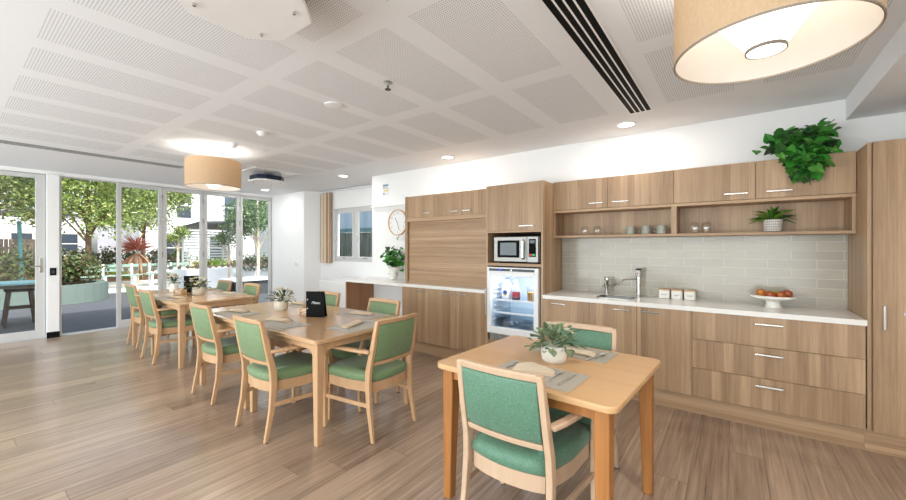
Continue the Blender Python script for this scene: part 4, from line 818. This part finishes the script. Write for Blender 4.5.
def shrub(x, y, z0, R, n, L, label, seed, mat=LEAF_DARK, name='courtyard_shrub'):
    rg = random.Random(seed); t = thing(name, (x, y, z0), label, 'shrub'); f = MB(); foliage_pts(f, (x, y, z0+R[2]), R, n, L, rg, .2); f.build('leaves', mat, t)
    m = MB()
    for k in range(5): a = rg.uniform(0, 2*PI); m.tube([(x+math.cos(a)*.08, y+math.sin(a)*.08, z0), (x+math.cos(a)*R[0]*.5, y+math.sin(a)*R[1]*.5, z0+R[2]*1.3)], .02, 5)
    m.build('stems', BARK, t)
def planter(pts, z, label, mat=AQUA_SHADED, th=.15):
    t = thing('planter_wall', (sum(p[0] for p in pts)/len(pts), sum(p[1] for p in pts)/len(pts), 0), label, 'planter')
    cx = sum(p[0] for p in pts)/len(pts); cy = sum(p[1] for p in pts)/len(pts)
    inn = [(cx+(p[0]-cx)*(1-th/1.2), cy+(p[1]-cy)*(1-th/1.2)) for p in pts]; m = MB()
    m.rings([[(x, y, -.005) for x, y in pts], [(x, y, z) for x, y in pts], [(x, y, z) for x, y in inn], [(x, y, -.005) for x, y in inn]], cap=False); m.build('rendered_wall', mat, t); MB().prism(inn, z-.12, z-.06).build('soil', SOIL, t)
    return t
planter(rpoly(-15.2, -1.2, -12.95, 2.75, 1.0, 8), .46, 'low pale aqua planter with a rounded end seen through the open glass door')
shrub(-14.0, 1.95, .35, (.85, .85, .50), 1800, .12, 'bronze-green shrub in the low aqua planter', 31); shrub(-13.9, .55, .35, (.9, .8, .55), 1800, .12, 'dark bronze shrub in the aqua planter behind the bar table', 32); shrub(-13.9, -.5, .35, (.8, .6, .55), 1200, .12, 'shrub at the far left end of the aqua planter', 33)
tree(-17.2, 2.9, 4.2, 3.05, 2.1, 10500, .12, 'spreading green tree behind the aqua planter, in the open doorway', 41, tr=.10, clusters=14)
tree(-15.6, .6, 4.5, 3.3, 2.0, 9500, .12, 'leafy green tree seen through the leftmost glass door', 42, tr=.08, clusters=13)
tree(-20.5, 5.2, 5.0, 3.4, 2.1, 9000, .12, 'green tree behind the second glass door leaf', 43, tr=.09, clusters=13); tree(-23, 1.0, 6, 4.2, 2.6, 5000, .2, 'tall tree at the back of the courtyard', 44, tr=.18, clusters=11); tree(-23, -2.2, 6, 4.0, 3.2, 6000, .2, 'big tree far left beyond the fence', 45, tr=.18, clusters=10)
tree(-15.9, 5.0, 2.6, 1.75, .50, 900, .09, 'slim young tree with sparse leaves beyond the third door leaf', 46, LEAF_TREE, PALEBARK, .05, 6); tree(-13.4, 5.65, 2.0, 1.62, .45, 520, .08, 'small pale-trunked tree in front of the louvred screen', 47, LEAF_MAG, PALEBARK, .045, 6)
tree(-12.3, 6.05, 3.3, 2.40, 1.15, 6500, .10, 'dense glossy green tree by the right end of the glass doors', 48, LEAF_MAG, PALEBARK, .06, 8)
# cordyline
t = thing('cordyline', (-18.3, 4.46, 0), 'spiky red cordyline with pale drooping dead leaves beyond the bench', 'plant'); rg = random.Random(8); f = MB(); g = MB()
for i in range(90):
    a = rg.uniform(0, 2*PI); e = rg.uniform(-.1, 1.35); dv = Vector((math.cos(a)*math.cos(e), math.sin(a)*math.cos(e), math.sin(e))); f.leaf((-18.3, 4.46, 1.28), dv, (0, 0, 1), rg.uniform(.5, .8), .05, .15, .03)
    e = rg.uniform(-1.35, -.7); dv = Vector((math.cos(a)*math.cos(e), math.sin(a)*math.cos(e), math.sin(e))); g.leaf((-18.3, 4.46, 1.2), dv, (0, 0, 1), rg.uniform(.75, 1.05), .06, .1, .03)
f.build('red_leaves', leafy('cordyline_red', [(150, 76, 70), (206, 128, 110), (110, 50, 50)], .3), t); g.build('dry_leaves', leafy('dry_fronds', [(206, 180, 150), (176, 120, 88), (228, 208, 184)], .3), t); MB().tube([(-18.3, 4.46, -.01), (-18.3, 4.46, 1.2)], .06).build('trunk', PALEBARK, t)
def bench(x, y, L, label, rz=0):
    t = thing('garden_bench', (x, y, 0), label, 'bench', 'aqua garden benches'); m = MB()
    for k in range(3): m.box(x-.05-k*.13, y-L/2, .42, x-.15-k*.13, y+L/2, .45)
    m.build('seat', AQUA, t); m = MB()
    for k in range(2): m.box(x-.46, y-L/2, .56+k*.14, x-.49, y+L/2, .66+k*.14)
    m.build('backrest', AQUA, t)
    for s_ in (-1, 0, 1): yy = y+s_*(L/2-.2); m = MB(); m.box(x-.08, yy-.03, -.004, x-.14, yy+.03, .42).box(x-.42, yy-.03, -.004, x-.455, yy+.03, .82); m.build('leg', OUTW, t)
bench(-16.4, 3.2, 1.9, 'long aqua slatted garden bench, left of the pair past the open doorway'); bench(-16.6, 5.15, 1.7, 'long aqua slatted garden bench seen through the closed glass leaf')
# hedges and lime shrubs
for (x, y, r_, mt, lb, sd) in ((-21.0, 3.3, (.6, .9, .42), LEAF_LIME, 'bright lime-green shrub behind the left bench', 51), (-21.2, 4.9, (.6, .8, .40), LEAF_LIME, 'bright lime-green shrub behind the cordyline', 52), (-17.8, 6.9, (.7, 1.0, .50), LEAF_LIME, 'yellow-green shrub beyond the third door leaf', 53)): shrub(x, y, 0, r_, 1500, .13, lb, sd, mt)
m = MB(); rg = random.Random(60); [foliage_pts(m, (-23.0, 1.0+k*.9, .75), (.5, .6, .75), 800, .14, rg, .4) for k in range(8)]; tag(m.build('hedge', LEAF_DARK), 'clipped dark green hedge running along the back of the courtyard', 'hedge')
m = MB(); [foliage_pts(m, (-13.9, 6.6+k*.7, .85), (.4, .5, .35), 500, .10, rg, .3) for k in range(4)]; tag(m.build('hedge', LEAF_DARK), 'dark hedge behind the white benches at the right end of the glass', 'hedge')
# bar table and stools (left)
DW = plain('dark_stained_timber', (62, 48, 42), .6, noise=.1)
t = thing('bar_table', (-10.5, .25, 0), 'dark outdoor table with aqua top outside the leftmost glass door', 'table')
bx('tabletop', plain('aqua_top', (120, 168, 176), .5), (-10.7, -.9, .735), (-9.85, 1.2, .765), t, .003); bx('apron', DW, (-10.65, -.85, .68), (-9.9, 1.15, .734), t)
for sx in (-10.63, -9.96):
    for sy in (-.83, 1.07): bx('leg', DW, (sx, sy, -.009), (sx+.05, sy+.05, .679), t)
def stool(x, y, label):
    t = thing('outdoor_stool', (x, y, 0), label, 'stool', 'dark outdoor stools'); bx('seat', DW, (x-.18, y-.18, .60), (x+.18, y+.18, .64), t, .01)
    for sx in (-1, 1):
        for sy in (-1, 1): MB().cols([(x+sx*.19, y+sy*.19, -.009, .035, .035), (x+sx*.13, y+sy*.13, .599, .045, .045)]).build('leg', DW, t)
    for sy in (-1, 1): bx('footrest', DW, (x-.15, y+sy*.155-.012, .26), (x+.15, y+sy*.155+.012, .295), t)
    for sx in (-1, 1): bx('footrest', DW, (x+sx*.155-.012, y-.14, .30), (x+sx*.155+.012, y+.14, .33), t)
stool(-10.27, .84, 'dark timber stool tucked under the outdoor table, nearer the door handle'); stool(-10.27, .1, 'dark timber stool tucked under the outdoor table, farther left')
tag(MB().tube([(-15.9, 1.35, 0), (-15.8, 1.28, 2.1)], .045, 8).build('leaning_post', TEALP), 'leaning teal post among the leaves outside the leftmost door', 'post')
# fence, buildings
m = MB(); [m.box(-26.0, -8+k*.14, 0, -25.96, -8+k*.14+.125, 1.75) for k in range(80)]; t = thing('timber_fence', (-26, -2, 0), 'brown paling fence at the back of the courtyard on the left', 'fence'); m.build('palings', FENCE, t); bx('rail', FENCE, (-26.06, -8, 1.3), (-26.005, 3.2, 1.4), t)
def building(name, x0, y0, x1, y1, h, wins, label, face='x'):
    t = thing(name, ((x0+x1)/2, (y0+y1)/2, 0), label, 'building'); bx('wall', OUTW, (x0, y0, 0), (x1, y1, h), t); bx('roof', DGREY, (x0-.2, y0-.2, h+.001), (x1+.2, y1+.2, h+.15), t)
    for (a, b, z0, z1) in wins:
        if face == 'x': m = MB(); e = .08; m.box(x1+.001, a, z0, x1+.05, a+e, z1).box(x1+.001, b-e, z0, x1+.05, b, z1).box(x1+.001, a+e, z0, x1+.05, b-e, z0+e).box(x1+.001, a+e, z1-e, x1+.05, b-e, z1).box(x1+.001, a+e, (z0+z1)/2-.03, x1+.05, b-e, (z0+z1)/2+.03); f_ = m.build('window', ALU, t); bx('pane', DARKWIN, (x1+.002, a+e, z0+e), (x1+.02, b-e, z1-e), f_)
        else: m = MB(); e = .08; m.box(a, y0-.05, z0, a+e, y0-.001, z1).box(b-e, y0-.05, z0, b, y0-.001, z1).box(a+e, y0-.05, z0, b-e, y0-.001, z0+e).box(a+e, y0-.05, z1-e, b-e, y0-.001, z1); f_ = m.build('window', ALU, t); bx('pane', DARKWIN, (a+e, y0-.02, z0+e), (b-e, y0-.002, z1-e), f_)
building('white_building', -34, 6.2, -25, 20, 6.2, [(7.75, 8.6, 2.95, 4.5), (6.5, 7.3, 2.95, 4.5), (10.2, 11.5, 2.9, 4.7), (7.2, 8.2, .6, 2.1), (9.4, 10.5, .6, 2.1), (12.5, 13.8, 2.9, 4.7)], 'large white two-storey building with framed windows across the courtyard')
building('long_white_building', -43, -10, -34.5, 5.8, 3.4, [(-4, -2.5, .9, 2.3), (.2, 1.6, .9, 2.3), (2.4, 3.4, .9, 2.3), (4.3, 5.4, .9, 2.3)], 'low white building with windows glimpsed between the tree trunks')
building('teal_wing', -19, 9.2, -12, 12, 3.4, [], 'building wing behind the trees at the right end of the glass', 'y')
bx('teal_panel', TEALP, (-17.2, 9.12, .1), (-14.2, 9.199, 2.6), [o for o in bpy.data.objects if o.name.startswith('teal_wing')][0])
t = thing('shade_canopy', (-17.3, 7.2, 0), 'dark flat canopy on slim posts in front of the white building', 'canopy'); MB().rings([[(-19.6, 6.0, 2.15), (-16.2, 5.8, 2.28), (-15.8, 8.6, 2.45), (-19.4, 8.9, 2.2)], [(-19.6, 6.0, 2.20), (-16.2, 5.8, 2.36), (-15.8, 8.6, 2.55), (-19.4, 8.9, 2.28)]]).build('cover', DGREY, t); [MB().tube([(x, y, -.004), (x, y, z)], .04, 8).build('post', ALU, t) for x, y, z in ((-16.3, 5.95, 2.27), (-15.95, 8.4, 2.43), (-19.4, 6.15, 2.15), (-19.2, 8.7, 2.2))]
t = thing('raised_planter', (-14.9, 6.6, 0), 'long white rendered raised planter box in the sunny courtyard', 'planter'); m = MB(); m.box(-15.6, 4.75, -.004, -14.25, 4.9, .66).box(-15.6, 8.2, -.004, -14.25, 8.35, .66).box(-15.6, 4.9, -.004, -15.45, 8.2, .66).box(-14.4, 4.9, -.004, -14.25, 8.2, .66); m.build('rendered_wall', OUTW, t); bx('soil', SOIL, (-15.445, 4.905, .4), (-14.405, 8.195, .55), t)
for k, lb in enumerate(('left end', 'middle', 'right end')): shrub(-14.9, 5.4+k*1.15, .56, (.35, .5, .22), 450, .08, 'low flowering shrub in the white raised planter, '+lb, 70+k, leafy('planter_mix', [(90, 110, 60), (150, 160, 90), (220, 170, 60), (70, 90, 50)], .3))
t = thing('louvre_screen', (-17.8, 6.9, 0), 'white louvred screen behind the small pale-trunked tree', 'screen'); m = MB(); [m.box(-18.7, 6.1, .7+k*.12, -18.66, 9.2, .77+k*.12) for k in range(12)]; m.build('louvres', OUTW, t); [bx('post', OUTW, (-18.72, y, -.004), (-18.64, y+.06, 2.15), t) for y in (6.04, 7.6, 9.2)]
t = thing('slab_bench', (-11.8, 5.5, 0), 'white slab seat with dark legs outside the right end of the glass doors', 'bench'); bx('seat', OUTW, (-12.2, 4.9, .40), (-11.3, 6.1, .46), t, .01); [bx('leg', DGREY, (x, 5.0, -.009), (x+.06, 6.0, .399), t) for x in (-12.1, -11.46)]
# beyond the small window
t = thing('neighbour_shed', (-9, 7.6, 0), 'pale blue shed wall with teal beam and dark slat screen outside the small window', 'shed')
bx('wall', plain('pale_blue_cladding', (140, 158, 174), .7), (-11.6, 7.7, 1.96), (-5, 7.9, 2.75), t); bx('beam', TEALP, (-11.6, 7.55, 1.84), (-5, 7.699, 1.96), t); m = MB(); [m.box(-11.6+k*.16, 7.6, 0, -11.6+k*.16+.12, 7.66, 1.83) for k in range(41)]; m.build('slat_screen', plain('dark_slats', (72, 82, 74), .7), t); [bx('post', OUTW, (x, 7.54, -.009), (x+.14, 7.599, 1.835), t) for x in (-10.35, -8.0)]
shrub(-9.6, 7.0, 0, (.7, .35, .60), 1300, .10, 'yellow-green shrub low outside the small window', 81, LEAF_TREE); tree(-11.2, 13, 5, 3.9, 1.9, 3500, .15, 'tree rising over the shed roof outside the small window', 82)
